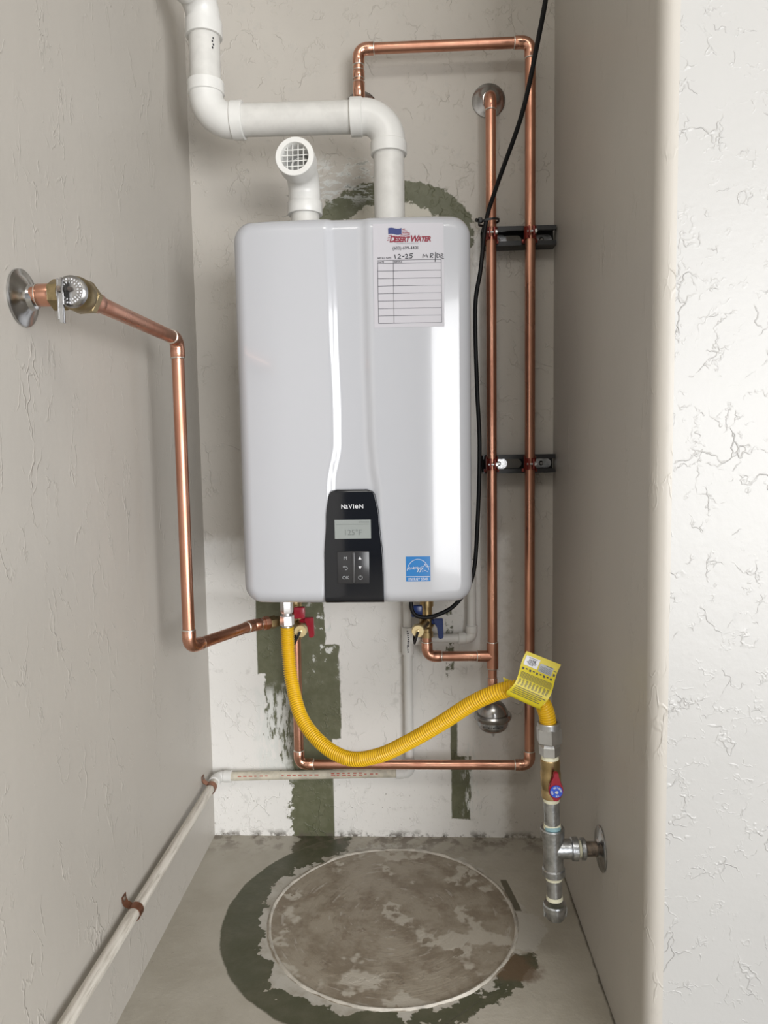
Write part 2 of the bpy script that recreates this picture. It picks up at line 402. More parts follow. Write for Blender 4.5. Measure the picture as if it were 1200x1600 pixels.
def resample(P, step):
    L = [0]
    for i in range(1, len(P)): L.append(L[-1] + (P[i]-P[i-1]).length)
    n = max(2, int(L[-1]/step)); out = []; j = 0
    for k in range(n+1):
        s = L[-1]*k/n
        while j < len(P)-2 and L[j+1] < s: j += 1
        f = (s-L[j])/max(1e-9, L[j+1]-L[j]); out.append(P[j].lerp(P[j+1], min(1, f)))
    return out, L[-1]
def arc_pts(c, dA, dB, R, n=8):
    """fillet of radius R at corner c between directions (away from the corner) dA and dB"""
    c = V(c); a = V(dA).normalized(); b = V(dB).normalized()
    th = math.acos(max(-1, min(1, a.dot(b)))); tl = R/math.tan(th/2)
    cen = c + (a+b).normalized()*(R/math.sin(th/2))
    p0 = c + a*tl; p1 = c + b*tl; v0 = p0-cen; v1 = p1-cen; om = math.acos(max(-1, min(1, v0.normalized().dot(v1.normalized()))))
    pts = [cen + (v0*math.sin((1-t)*om) + v1*math.sin(t*om))/math.sin(om) for t in [k/n for k in range(n+1)]]
    return pts, tl
def copper_elbow(parent, c, dA, dB, R=0.017, r=0.0127, sock=0.016, pr=0.0111, solder=True):
    pts, tl = arc_pts(c, dA, dB, R); a = V(dA).normalized(); b = V(dB).normalized()
    P = [pts[0]+a*sock, pts[0]+a*sock] + [pts[0]+a*(sock-0.0008), pts[0]] + pts[1:-1] + [pts[-1], pts[-1]+b*(sock-0.0008)] + [pts[-1]+b*sock]*2
    rad = [pr*0.9, r-0.0006, r, r] + [r*0.985]*(len(pts)-2) + [r, r, r-0.0006, pr*0.9]
    # remove zero-length duplicates by tiny offsets
    P[0] = P[0]+a*0.0002; P[-1] = P[-1]+b*0.0002
    o = fin('elbow', tube(P, rad, 22), 'copper_fitting', parent, 40)
    if solder:
        for q, d in ((pts[0]+a*sock, a), (pts[-1]+b*sock, b)):
            fin('solder_ring', lathe(q-d*0.0006, d, [(0, pr*0.95), (0, r+0.0002), (0.0012, r), (0.0022, pr+0.0003), (0.0022, pr*0.95)], 22), 'solder', o)
    return tl + sock
def sleeve(parent, name, p, d, L, r, mat, pr=0.0111, solder=True):
    d = V(d).normalized(); p = V(p)
    o = fin(name, lathe(p, d, [(0, pr*0.95), (0, r-0.0005), (0.0008, r), (L-0.0008, r), (L, r-0.0005), (L, pr*0.95)], 22), mat, parent)
    if solder:
        for s in (0, L): fin('solder_ring', lathe(p+d*(s-0.001), d, [(0, pr*0.95), (0.0004, r*1.0+0.0003), (0.0016, r+0.0003), (0.002, pr*0.95)], 22), 'solder', o)
    return o
def straight(parent, a, b, r, mat, name='pipe', seg=22): return fin(name, tube([a, b], r, seg), mat, parent)

# text on the XZ plane facing -y, projected onto a surface function
def text_mesh(s, size, bold=0.0, shear=0.0, xs=1.0, align='LEFT', space=1.0):
    cu = bpy.data.curves.new('t', 'FONT'); cu.body = s; cu.size = size; cu.offset = bold; cu.shear = shear; cu.align_x = align; cu.space_character = space
    cu.resolution_u = 3
    ob = bpy.data.objects.new('t', cu); COL.objects.link(ob)
    dg = bpy.context.evaluated_depsgraph_get(); me = bpy.data.meshes.new_from_object(ob.evaluated_get(dg))
    bpy.data.objects.remove(ob); bpy.data.curves.remove(cu)
    for q in me.vertices: q.co.x *= xs
    return me
def lettering(name, s, x, z, size, mat, parent, surf, eps=0.0006, **kw):
    me = text_mesh(s, size, **kw)
    for q in me.vertices:
        X, Z = x + q.co.x, z + q.co.y; q.co = (X, surf(X, Z) - eps, Z)
    me.materials.clear()
    return link(name, me, mat, parent, 0)
def add_ribbon(bm, pts, wd, surf, eps, closed=False):
    """flat stroke of width wd through (x, z) points on the surface"""
    P = [V((p[0], p[1])) for p in pts]; n = len(P); Ls = []; Rs = []
    for i in range(n):
        a = P[(i+1) % n] if (i < n-1 or closed) else P[i]; b = P[i-1] if (i > 0 or closed) else P[i]
        d = (a-b); d = d.normalized() if d.length > 1e-9 else V((1, 0)); nn = V((-d.y, d.x))*wd/2
        e0, e1 = P[i]+nn, P[i]-nn
        Ls.append(bm.verts.new((e0.x, surf(e0.x, e0.y)-eps, e0.y))); Rs.append(bm.verts.new((e1.x, surf(e1.x, e1.y)-eps, e1.y)))
    for i in range(n if closed else n-1):
        j = (i+1) % n; bm.faces.new((Ls[i], Ls[j], Rs[j], Rs[i]))
    return bm
def patch(x0, x1, z0, z1, surf, eps, nx=10, nz=10, bm=None):
    bm = bm or bmesh.new()
    g = [[bm.verts.new((x0+(x1-x0)*i/nx, surf(x0+(x1-x0)*i/nx, z0+(z1-z0)*j/nz)-eps, z0+(z1-z0)*j/nz)) for i in range(nx+1)] for j in range(nz+1)]
    for j in range(nz):
        for i in range(nx): bm.faces.new((g[j][i], g[j][i+1], g[j+1][i+1], g[j+1][i]))
    return bm
def poly_patch(pts, surf, eps, bm=None):
    bm = bm or bmesh.new()
    bm.faces.new([bm.verts.new((x, surf(x, z)-eps, z)) for x, z in pts]); return bm

# ------------------------------------------------------------------ the setting
H = 2.62; YF = -0.69; RB = 0.020
struct(fin('floor', box((-0.6, -5.5, -0.1), (3.6, 0.1, 0.0)), 'floor_paint', None, 0))
struct(fin('wall_back', box((-0.55, 0.0, 0.0), (0.55, 0.1, H)), 'wall_back_paint', None, 0))
struct(fin('wall_left', box((XL-0.1, -3.6, 0.0), (XL, 0.0, H)), 'wall_left_paint', None, 0))
# right wall of the alcove with its rounded corner bead
prof = [(XR, 0.0), (XR, YF)] + [(XR+RB-RB*math.cos(a), YF-RB*math.sin(a)) for a in [math.pi/2*k/10 for k in range(1, 11)]] + [(XR+RB+0.004, YF-RB), (XR+RB+0.004, 0.0)]
bm = bmesh.new()
lo_ = [bm.verts.new((x, y, 0)) for x, y in prof]; hi_ = [bm.verts.new((x, y, H)) for x, y in prof]
for i in range(len(prof)): j = (i+1) % len(prof); bm.faces.new((lo_[i], lo_[j], hi_[j], hi_[i]))
bm.faces.new(lo_); bm.faces.new(hi_[::-1])
struct(fin('wall_right', bm, 'wall_right_paint', None, 30))
struct(fin('wall_front', box((XR+RB+0.004, YF-RB, 0.0), (3.6, YF-RB+0.12, H)), 'wall_front_paint', None, 0))
struct(fin('ceiling', box((-0.55, -3.6, H), (3.6, 0.1, H+0.1)), 'ceiling_paint', None, 0))
FLOOR = bpy.data.objects['floor']
# raised residue ring left by the old tank (irregular lip on the floor)
bm = bmesh.new(); n = 160; rows = []
for k in range(n):
    a = 2*math.pi*k/n; nz = noise.noise(V((math.cos(a)*3, math.sin(a)*3, 0.3))); n2 = noise.noise(V((math.cos(a)*14, math.sin(a)*14, 2.3)))
    R = 0.242 + 0.003*nz + 0.0015*n2; hgt = max(0.0006, 0.0026 + 0.0022*nz + 0.0016*n2); wd = 0.0035 + 0.0015*n2
    rows.append([bm.verts.new((0.036 + rr*math.cos(a), -0.30 + rr*math.sin(a), z)) for rr, z in ((R-wd, -0.001), (R-wd*0.4, hgt*0.8), (R+wd*0.3, hgt), (R+wd*1.3, -0.001))])
for k in range(n):
    for i in range(3): bm.faces.new((rows[k][i], rows[(k+1) % n][i], rows[(k+1) % n][i+1], rows[k][i+1]))
fin('residue_ring', bm, 'grout', FLOOR, 60)['label'] = 'raised ring of old grout left by a round tank'

# ------------------------------------------------------------------ tankless water heater
HX, HW = -0.0195, 0.2175; HZ0, HZ1 = 0.637, 1.343; HZ, HH = (HZ0+HZ1)/2, (HZ1-HZ0)/2
RC, RE, YFR = 0.034, 0.024, -0.335
def lerp_tab(tab, z):
    if z >= tab[0][0]: return tab[0][1]
    for (za, xa), (zb, xb) in zip(tab, tab[1:]):
        if z >= zb: f = (z-zb)/(za-zb); f = f*f*(3-2*f); return xb + (xa-xb)*f
    return tab[-1][1]
RL = [(1.35, -0.058), (1.16, -0.0535), (0.999, -0.0500), (0.94, -0.0505), (0.86, -0.064), (0.64, -0.079)]
RR = [(1.35, 0.0085), (1.09, 0.0095), (0.951, 0.0115), (0.90, 0.0145), (0.845, 0.022), (0.64, 0.033)]
def sstep(x, a, b):
    t = max(0.0, min(1.0, (x-a)/(b-a))); return t*t*(3-2*t)
def hsurf(x, z):
    u = x-HX; y = YFR + 0.10*u*u
    q = max(0.0, abs(u)-0.118); y += 1.0*q*q
    band = sstep(x, lerp_tab(RL, z)-0.004, lerp_tab(RL, z)+0.006)*(1-sstep(x, lerp_tab(RR, z)-0.010, lerp_tab(RR, z)+0.008))
    return y + 0.0065*band
def hcover(x, z):
    qx = abs(x-HX)-(HW-RC); qz = abs(z-HZ)-(HH-RC)
    d = -(math.hypot(max(qx, 0), max(qz, 0)) + min(max(qx, qz), 0) - RC)
    e = max(0.0, RE-max(0.0, d))
    return hsurf(x, z) + RE - math.sqrt(max(0, RE*RE-e*e))
heater = thing('water_heater', 'white wall-hung tankless water heater with black control panel', 'water heater')
bm = bmesh.new(); nx, nz = 130, 150; G = []
ease = lambda t: math.copysign(1-(1-abs(t))**1.7, t)
for j in range(nz+1):
    z = HZ + HH*ease(-1+2*j/nz); q = abs(z-HZ)-(HH-RC)
    wz = HW if q <= 0 else HW-RC+math.sqrt(max(0, RC*RC-q*q)); row = []
    for i in range(nx+1):
        x = HX + wz*ease(-1+2*i/nx); row.append(bm.verts.new((x, hcover(x, z), z)))
    G.append(row)
for j in range(nz):
    for i in range(nx): bm.faces.new((G[j][i], G[j][i+1], G[j+1][i+1], G[j+1][i]))
rim = G[0] + [r[-1] for r in G[1:]] + G[-1][-2::-1] + [r[0] for r in G[-2:0:-1]]
back = [bm.verts.new((q.co.x, -0.07, q.co.z)) for q in rim]
for i in range(len(rim)): j = (i+1) % len(rim); bm.faces.new((rim[i], rim[j], back[j], back[i]))
fin('front_cover', bm, 'heater_white', heater, 50)
fin('chassis', box((HX-0.205, -0.28, HZ0+0.012), (HX+0.205, -0.012, HZ1-0.012), 0.004), 'heater_grey', heater, 30)
for zz in (0.70, 1.27): fin('mounting_bracket', box((HX-0.14, -0.0125, zz-0.02), (HX+0.14, -0.0005, zz+0.02), 0.002), 'heater_grey', heater)
# peeling clear film on the left flank
bm = bmesh.new(); pv = None
for k in range(25):
    z = 1.19 - 0.25*k/24; off = 0.004 + 0.007*abs(math.sin(k*0.45)) + 0.003*math.sin(k*1.7)
    cur = [bm.verts.new((HX-HW-0.0012-off*(f**1.5), -0.245+0.035*f, z)) for f in (0, 0.5, 1)]
    if pv:
        for i in range(2): bm.faces.new((pv[i], cur[i], cur[i+1], pv[i+1]))
    pv = cur
fin('peeling_film', bm, 'clear_film', heater, 60)['label'] = 'loose strip of clear protective film peeling off the left side'

# control panel
def pan_l(z): return lerp_tab([(0.852, -0.0675), (0.80, -0.0735), (0.72, -0.0785), (0.637, -0.0785)], z)
def pan_r(z): return lerp_tab([(0.852, 0.0185), (0.80, 0.026), (0.72, 0.0318), (0.637, 0.0316)], z)
def psurf(x, z): return YFR - 0.0035 + 0.10*(x-HX)**2
cp = None
PF = [0, 0.003, 0.007, 0.012, 0.018, 0.03]; PF = PF + [0.03+0.94*k/13 for k in range(1, 13)] + [1-q for q in PF[::-1]]; NC = len(PF)-1
bm = bmesh.new(); PT = 0.8525; PB = 0.6375; n = 60; rows = []; rc = 0.014
for j in range(n+1):
    z = PB + (PT-PB)*j/n; a, b = pan_l(z), pan_r(z); dz = z-(PT-rc)
    if dz > 0: k = rc-math.sqrt(max(0, rc*rc-dz*dz)); a += k; b -= k
    ed = min(1, (PT-z)/0.0036, (z-PB)/0.012); row = []
    for i in range(NC+1):
        f = PF[i]; x = a+(b-a)*f; e = min(x-a, b-x)
        dep = 0.003*(1-math.sqrt(max(0, 1-(1-min(1, e/0.0018))**2))) + 0.003*(1-math.sqrt(max(0, 1-(1-max(0, min(1, ed)))**2)))
        if z < PB+0.012: dep += 0.016*(1-math.sqrt(max(0, 1-((PB+0.012-z)/0.012)**2)))
        row.append(bm.verts.new((x, psurf(x, z)+dep, z)))
    rows.append(row)
for j in range(n):
    for i in range(NC): bm.faces.new((rows[j][i], rows[j][i+1], rows[j+1][i+1], rows[j+1][i]))
rim = rows[0] + [r[-1] for r in rows[1:]] + rows[-1][-2::-1] + [r[0] for r in rows[-2:0:-1]]
bk = [bm.verts.new((q.co.x, -0.306, q.co.z)) for q in rim]
for i in range(len(rim)): j = (i+1) % len(rim); bm.faces.new((rim[i], rim[j], bk[j], bk[i]))
cp = fin('control_panel', bm, 'panel_black', heater, 50); cp['label'] = 'glossy black control panel'
for ch, x_, sz in (('N', -0.0450, 0.0108), ('a', -0.0378, 0.0142), ('V', -0.0306, 0.0108), ('I', -0.0229, 0.0108), ('e', -0.0195, 0.0142), ('N', -0.0115, 0.0108)):
    lettering('brand_lettering', ch, x_, 0.8178, sz, 'print_white', cp, psurf, bold=0.00012, xs=1.0)
fin('display', patch(-0.0574, 0.0097, 0.7618, 0.7971, psurf, 0.0004), 'lcd', cp, 0)
lettering('display_digits', '125\u00b0F', -0.0240, 0.7685, 0.0145, 'lcd_ink', cp, psurf, eps=0.0008, align='CENTER')
bm = bmesh.new()
add_ribbon(bm, [(-0.0555, 0.7885), (0.008, 0.7885)], 0.0005, psurf, 0.0008)
for k in range(6): add_ribbon(bm, [(-0.012+k*0.0033, 0.7925), (-0.0098+k*0.0033, 0.7925)], 0.0018, psurf, 0.0008)
fin('display_marks', bm, 'lcd_ink', cp, 0)
pad = fin('button_pad', box((-0.0539, -0.3402, 0.6775), (0.0058, -0.334, 0.7385), 0.002), 'pad_black', cp, 30)
fin('pad_divider', box((-0.0255, -0.3412, 0.680), (-0.0215, -0.3395, 0.736), 0.0006), 'divider_grey', cp, 30)
ps = lambda x, z: -0.3402
lettering('button_lettering', 'M', -0.0385, 0.7225, 0.0088, 'print_grey', cp, ps, align='CENTER')
lettering('button_lettering', 'OK', -0.0385, 0.6865, 0.0088, 'print_grey', cp, ps, align='CENTER')
fin('button_arrow', poly_patch([(-0.0145, 0.723), (-0.0085, 0.723), (-0.0115, 0.7288)], ps, 0.0006), 'print_white', cp, 0)
fin('button_arrow', poly_patch([(-0.0145, 0.7105), (-0.0115, 0.7047), (-0.0085, 0.7105)], ps, 0.0006), 'print_white', cp, 0)
bm = bmesh.new()
add_ribbon(bm, [(-0.0425, 0.7095), (-0.0375, 0.7095)] + [(-0.0375+0.0027*math.cos(a), 0.7068+0.0027*math.sin(a)) for a in [math.pi/2-math.pi*k/8 for k in range(9)]] + [(-0.0395, 0.7041)], 0.0009, ps, 0.0006)
add_ribbon(bm, [(-0.0405, 0.7113), (-0.0432, 0.7095), (-0.0405, 0.7077)], 0.0009, ps, 0.0006)
fin('return_symbol', bm, 'print_grey', cp, 0)
bm = bmesh.new()
add_ribbon(bm, [(-0.0112+0.0036*math.cos(a), 0.6895+0.0036*math.sin(a)) for a in [math.radians(125+290*k/16) for k in range(17)]], 0.0009, ps, 0.0006)
add_ribbon(bm, [(-0.0112, 0.6942), (-0.0112, 0.690)], 0.0009, ps, 0.0006)
fin('power_symbol', bm, 'print_grey', cp, 0)

# service record sheet
sv = fin('service_label', patch(0.0222, 0.1487, 1.1442, 1.3262, hsurf, 0.0005, 20, 6), 'paper', heater, 0); sv['label'] = 'white service record sheet'
E1, E2 = 0.0009, 0.0011
for tx, x_, sz in (('D', 0.0515, 0.0150), ('ESERT', 0.0600, 0.0122), ('W', 0.0882, 0.0150), ('ATER', 0.1010, 0.0122)):
    lettering('logo_lettering', tx, x_, 1.2938, sz, 'ink_red', sv, hsurf, eps=E2, bold=0.00055, shear=0.25, xs=0.86 if len(tx) > 1 else 0.92, space=0.95)
lettering('logo_tagline', 'PLUMBING AND ROOTER', 0.0845, 1.2900, 0.0034, 'print_grey', sv, hsurf, eps=E1, align='CENTER')
lettering('phone_lettering', '(602) 699-4401', 0.0805, 1.2804, 0.0076, 'ink_black', sv, hsurf, eps=E1, align='CENTER', bold=0.0001)
lettering('form_lettering', 'INSTALL DATE:', 0.0300, 1.2650, 0.0037, 'ink_black', sv, hsurf, eps=E1, bold=0.00008)
lettering('form_lettering', 'DATE', 0.0315, 1.2580, 0.0040, 'ink_black', sv, hsurf, eps=E1, bold=0.00008)
lettering('form_lettering', 'SERVICE', 0.0595, 1.2580, 0.0040, 'ink_black', sv, hsurf, eps=E1, bold=0.00008)
# flag
def wave(x): return 0.0011*math.sin((x-0.049)*260)
fl = lambda pts: [(x, z+wave(x)) for x, z in pts]
def strip(x0, x1, z0, z1, nn=8): return fl([(x0+(x1-x0)*k/nn, z0) for k in range(nn+1)] + [(x1+(x0-x1)*k/nn, z1) for k in range(nn+1)])
fin('flag_canton', poly_patch(strip(0.0498, 0.0738, 1.3070, 1.3178), hsurf, E1), 'ink_blue', sv, 0)
bm = bmesh.new()
for (x0, x1, z0, z1) in ((0.0750, 0.0800, 1.3140, 1.3156), (0.0750, 0.0840, 1.3112, 1.3126), (0.0750, 0.0885, 1.3084, 1.3098), (0.0720, 0.0885, 1.3058, 1.3071), (0.0500, 0.0560, 1.3036, 1.3049), (0.0486, 0.0530, 1.3002, 1.3015), (0.0478, 0.0515, 1.2965, 1.2979), (0.060, 0.0880, 1.3034, 1.3044)):
    poly_patch(strip(x0, x1, z0, z1, 4), hsurf, E1, bm)
fin('flag_stripes', bm, 'ink_red', sv, 0)
# table
bm = bmesh.new(); tx0, txm, tx1 = 0.0301, 0.0580, 0.1438; tz = [1.2622, 1.2567] + [1.2567-0.01315*k for k in range(1, 9)]
for z in tz: add_ribbon(bm, [(tx0, z), (0.07, z), (0.11, z), (tx1, z)], 0.0008, hsurf, E1)
for x in (tx0, txm, tx1): add_ribbon(bm, [(x, tz[0]), (x, 1.2), (x, tz[-1])], 0.0008, hsurf, E1)
fin('table_rules', bm, 'ink_line', sv, 0)
# handwriting 12-25  MP/DB
bm = bmesh.new(); hw = 0.0016
def stroke(px): add_ribbon(bm, [(0.0222 + (a-582)/112*0.1265, 1.3262 - (b-350)/161.5*0.182) for a, b in px], hw, hsurf, E2)
for s in ([(616, 398), (617.5, 404.5)], [(621, 399.5), (623.5, 397.8), (625.5, 399.5), (624, 402), (620.5, 404.3), (626, 404.3)], [(628, 401.5), (631.5, 401)],
          [(632.5, 399.5), (634.5, 397.8), (636.8, 399.2), (635.5, 401.8), (632.5, 404.3), (638, 404)], [(645, 397.5), (640.5, 397.8), (640, 400.5), (643, 400.3), (644.3, 402), (642.8, 404), (639.5, 404)],
          [(660.5, 404), (661.5, 398.5), (664, 402), (666, 398.5), (668.5, 404)], [(672.5, 404.5), (673, 398), (676, 397.2), (677.3, 399.5), (673.5, 402), (676.5, 404.3)],
          [(681, 395.5), (680.2, 410.5)], [(683, 404), (683.2, 397.8), (687, 399.2), (687.3, 402.5), (683, 404)], [(689, 404), (690.2, 397), (692.8, 398.8), (690.5, 400.5), (693.2, 402.5), (689, 404), (694, 405.5)]):
    stroke(s)
fin('handwriting', bm, 'ink_black', sv, 0)

# energy sticker
es = fin('energy_sticker', patch(0.0732, 0.1185, 0.6800, 0.7268, hsurf, 0.0005, 8, 8), 'energy_blue', heater, 0); es['label'] = 'small blue square energy sticker'
bm = bmesh.new()
add_ribbon(bm, [(0.0742, 0.6893), (0.1175, 0.6893)], 0.0007, hsurf, E1)
add_ribbon(bm, [(0.0955+0.0200*math.cos(a), 0.6980+0.0235*math.sin(a)) for a in [math.radians(8+166*k/24) for k in range(25)]], 0.0008, hsurf, E1)
pts = []
for k in range(11):
    a = math.radians(90+36*k); rr = 0.0085 if k % 2 == 0 else 0.0036; pts.append((0.1085+rr*math.cos(a), 0.7045+rr*math.sin(a)))
add_ribbon(bm, pts[:7], 0.0007, hsurf, E1); add_ribbon(bm, pts[8:], 0.0007, hsurf, E1)
fin('sticker_lines', bm, 'print_white', es, 0)
lettering('sticker_lettering', 'ENERGY STAR', 0.0959, 0.6817, 0.0074, 'print_white', es, hsurf, eps=E1, align='CENTER', xs=0.78)
bm = bmesh.new()
def script(pts): add_ribbon(bm, [(0.0775 + a*0.0268, 0.6985 + b*0.0125) for a, b in pts], 0.0008, hsurf, E1)
script([(0, .35), (.06, .45), (.12, .62), (.07, .72), (.03, .5), (.08, .3), (.16, .38), (.20, .65), (.22, .35), (.27, .66), (.31, .38), (.36, .5), (.43, .66), (.38, .72), (.35, .5), (.41, .36), (.48, .5), (.51, .7), (.53, .48), (.58, .66), (.66, .66), (.62, .74), (.58, .5), (.64, .42), (.68, .68), (.67, .0), (.60, -.12), (.66, .1), (.75, .42), (.76, .66), (.78, .42), (.86, .66), (.84, .0), (.78, -.12), (.86, .15), (.97, .5)])
fin('sticker_script', bm, 'print_white', es, 0)

# ------------------------------------------------------------------ exhaust vent (2 inch white pipe)
YV = -0.18; PR, HR = 0.0302, 0.0358
def pvc_elbow(parent, c, dA, dB, R=0.05, hub=0.024, pr=PR, hr=HR, name='elbow', mat='pvc'):
    pts, tl = arc_pts(c, dA, dB, R, 14); a = V(dA).normalized(); b = V(dB).normalized(); mid = hr-(hr-pr)*0.45
    P = [pts[0]+a*(hub+0.0003), pts[0]+a*hub, pts[0]+a*(hub-0.001), pts[0]+a*0.0016, pts[0]] + pts[1:-1] + [pts[-1], pts[-1]+b*0.0016, pts[-1]+b*(hub-0.001), pts[-1]+b*hub, pts[-1]+b*(hub+0.0003)]
    rad = [pr*0.95, hr-0.0008, hr, hr, mid] + [mid]*(len(pts)-2) + [mid, hr, hr, hr-0.0008, pr*0.95]
    fin(name, tube(P, rad, 32), mat, parent, 30)
    return tl+hub
vent = thing('vent_pipe', 'white plastic exhaust vent pipe zigzagging up from the heater to the top left', 'pipe')
VX, VXL, VZ = 0.0478, -0.312, 1.577
straight(vent, (VX, YV, 1.3432), (VX, YV, VZ-0.05), PR, 'pvc_pipe', seg=32)
fin('collar', lathe((VX, YV, 1.343), (0, 0, 1), [(0, 0.030), (0, 0.0335), (0.014, 0.0335), (0.014, 0.030)], 32), 'pvc', vent)
pvc_elbow(vent, (VX, YV, VZ), (-1, 0, 0), (0, 0, -1))
straight(vent, (VXL+0.05, YV, VZ+0.002), (VX-0.05, YV, VZ), PR, 'pvc_pipe', seg=32)
pvc_elbow(vent, (VXL, YV, VZ+0.002), (1, 0, 0), (0, 0, 1))
straight(vent, (VXL, YV, VZ+0.05), (VXL, YV, 1.76), PR, 'pvc_pipe', seg=32)
pvc_elbow(vent, (VXL, YV, 1.808), (0, 0, -1), (-0.35, -0.94, 0.12), R=0.046, hub=0.03)
d_ = V((-0.35, -0.94, 0.12)).normalized()
# print marks on the vent
bm = bmesh.new()
for k in range(4):
    a0 = math.radians(-38+4*(k % 2)); zz = 1.727-0.006*k
    cx = lambda a: VXL+(PR+0.0004)*math.sin(-a+0.15); cy = lambda a: YV-(PR+0.0004)*math.cos(-a+0.15)
    q = [bm.verts.new((cx(a), cy(a), z)) for a, z in ((a0, zz), (a0-0.10, zz), (a0-0.10, zz-0.004), (a0, zz-0.004))]; bm.faces.new(q)
fin('print_marks', bm, 'ink_black', vent, 0)

# intake with screen
intake = thing('intake_pipe', 'short white plastic air intake elbow with a round mesh screen', 'pipe')
IX = -0.1208
straight(intake, (IX, YV, 1.3432), (IX, YV, 1.43), 0.0285, 'pvc_pipe', seg=32)
dI = V((-0.06, -1, 0.10)).normalized()
sleeve(intake, 'collar', (IX, YV, 1.393), (0, 0, 1), 0.023, 0.0345, 'pvc', 0.0285, False)
pts, tl = arc_pts((IX, YV, 1.466), (0, 0, -1), dI, 0.042, 14)
end = pts[-1]+dI*0.048
fin('elbow', tube([pts[0]+V((0, 0, -0.03))] + pts + [pts[-1]+dI*0.02], 0.0315, 36, cap=False), 'pvc', intake, 30)
fin('hub', lathe(pts[-1], dI, [(0.016, 0.0312), (0.016, 0.0362), (0.0168, 0.0368), (0.047, 0.0368), (0.048, 0.0360), (0.048, 0.0268), (0.046, 0.0262), (0.004, 0.0256)], 40), 'pvc', intake, 30)
fin('bore', lathe(pts[-1]+dI*0.004, dI, [(0, 0), (0, 0.0256)], 36), 'bore_grey', intake, 0)
fin('bore_lip', lathe(pts[-1]+dI*0.006+V((0.003, 0, -0.003)), dI, [(0, 0.0170), (0.003, 0.0175), (0.003, 0.0200), (0, 0.0205)], 36), 'pvc', intake, 30)
sbm = bmesh.new(); u_, v_ = frame(dI)
sc_o = end - dI*0.008
for q in (-0.0155, -0.0052, 0.0052, 0.0155):
    L = math.sqrt(0.0262**2-q*q)
    add_tube(sbm, [sc_o+u_*q-v_*L, sc_o+u_*q+v_*L], 0.0011, 6); add_tube(sbm, [sc_o+v_*q-u_*L, sc_o+v_*q+u_*L], 0.0011, 6)
fin('mesh_screen', sbm, 'pvc_screen', intake, 0)

# ------------------------------------------------------------------ copper lines on the back wall
PY = -0.055; CR = 0.0111
def escutcheon(name_label, c, d, r, mat='chrome', hole=0.012, h=0.011):
    o = fin('wall_flange', lathe(c, d, [(0.0005, 0), (0.0005, r), (0.003, r), (0.0045, r*0.93), (0.006, r*0.78), (h, hole*1.35), (h+0.003, hole*1.15), (h+0.003, 0)], 40), mat, None, 40)
    return tag(o, name_label, 'wall flange')
hot = thing('hot_water_pipe', 'copper hot water pipe looping over the top and down the right side', 'pipe')
hx0, hxr, hxl, hzt, hzb = -0.0175, 0.3435, -0.184, 1.7685, 0.2035
escutcheon('round steel wall flange half hidden behind the white vent elbow', (hx0, 0, 1.672), (0, -1, 0), 0.036, 'steel_dark')
straight(hot, (hx0, -0.001, 1.668), (hx0, PY+0.02, 1.668), CR, 'copper')
copper_elbow(hot, (hx0, PY, 1.668), (0, 1, 0), (0, 0, 1))
straight(hot, (hx0, PY, 1.69), (hx0, PY, 1.75), CR, 'copper')
sleeve(hot, 'coupling', (hx0, PY, 1.708), (0, 0, 1), 0.017, 0.0125, 'copper_fitting')
copper_elbow(hot, (hx0, PY, hzt), (0, 0, -1), (1, 0, 0))
straight(hot, (hx0+0.02, PY, hzt), (hxr-0.02, PY, hzt), CR, 'copper')
copper_elbow(hot, (hxr, PY, hzt), (-1, 0, 0), (0, 0, -1))
straight(hot, (hxr, PY, hzt-0.02), (hxr, PY, hzb+0.02), CR, 'copper')
copper_elbow(hot, (hxr, PY, hzb), (0, 0, 1), (-1, 0, 0))
straight(hot, (hxr-0.02, PY, hzb), (hxl+0.02, PY, hzb), CR, 'copper')
copper_elbow(hot, (hxl, PY, hzb), (1, 0, 0), (0, 0, 1))
straight(hot, (hxl, PY, hzb+0.02), (hxl, PY, 0.500), CR, 'copper')

cold = thing('cold_water_pipe', 'straight copper cold water pipe dropping to a tee beside the heater', 'pipe')
cx0, czt, czb, cvx = 0.2605, 1.668, 0.457, 0.1135
escutcheon('round steel wall flange above the straight copper pipe', (cx0+0.001, 0, 1.678), (0, -1, 0), 0.036, 'steel_dark')
straight(cold, (cx0, -0.001, czt), (cx0, PY+0.02, czt), CR, 'copper')
copper_elbow(cold, (cx0, PY, czt), (0, 1, 0), (0, 0, -1))
straight(cold, (cx0, PY, czt-0.02), (cx0, PY, czb+0.02), CR, 'copper')
tee = bmesh.new(); add_tube(tee, [(cx0, PY, czb+0.032), (cx0, PY, czb-0.028)], 0.0128, 22); add_tube(tee, [(cx0, PY, czb), (cx0-0.034, PY, czb)], 0.0126, 22)
teo = fin('tee', tee, 'copper_fitting', cold, 40)
for q, d in (((cx0, PY, czb+0.032), (0, 0, 1)), ((cx0-0.034, PY, czb), (-1, 0, 0)), ((cx0, PY, czb-0.028), (0, 0, -1))):
    fin('solder_ring', lathe(V(q)-V(d)*0.0004, d, [(0, 0.0105), (0, 0.0130), (0.0012, 0.0128), (0.0022, 0.0114), (0.0022, 0.0105)], 22), 'solder', teo)
straight(cold, (cx0-0.03, PY, czb), (cvx+0.02, PY, czb), CR, 'copper')
copper_elbow(cold, (cvx, PY, czb), (1, 0, 0), (0, 0, 1))
straight(cold, (cvx, PY, czb+0.02), (cvx, PY, 0.502), CR, 'copper')
straight(cold, (cx0, PY, czb-0.02), (cx0, PY, 0.366), 0.0098, 'copper')
sleeve(cold, 'coupling', (cx0, PY, 0.385), (0, 0, 1), 0.022, 0.0110, 'copper_fitting', 0.0098)

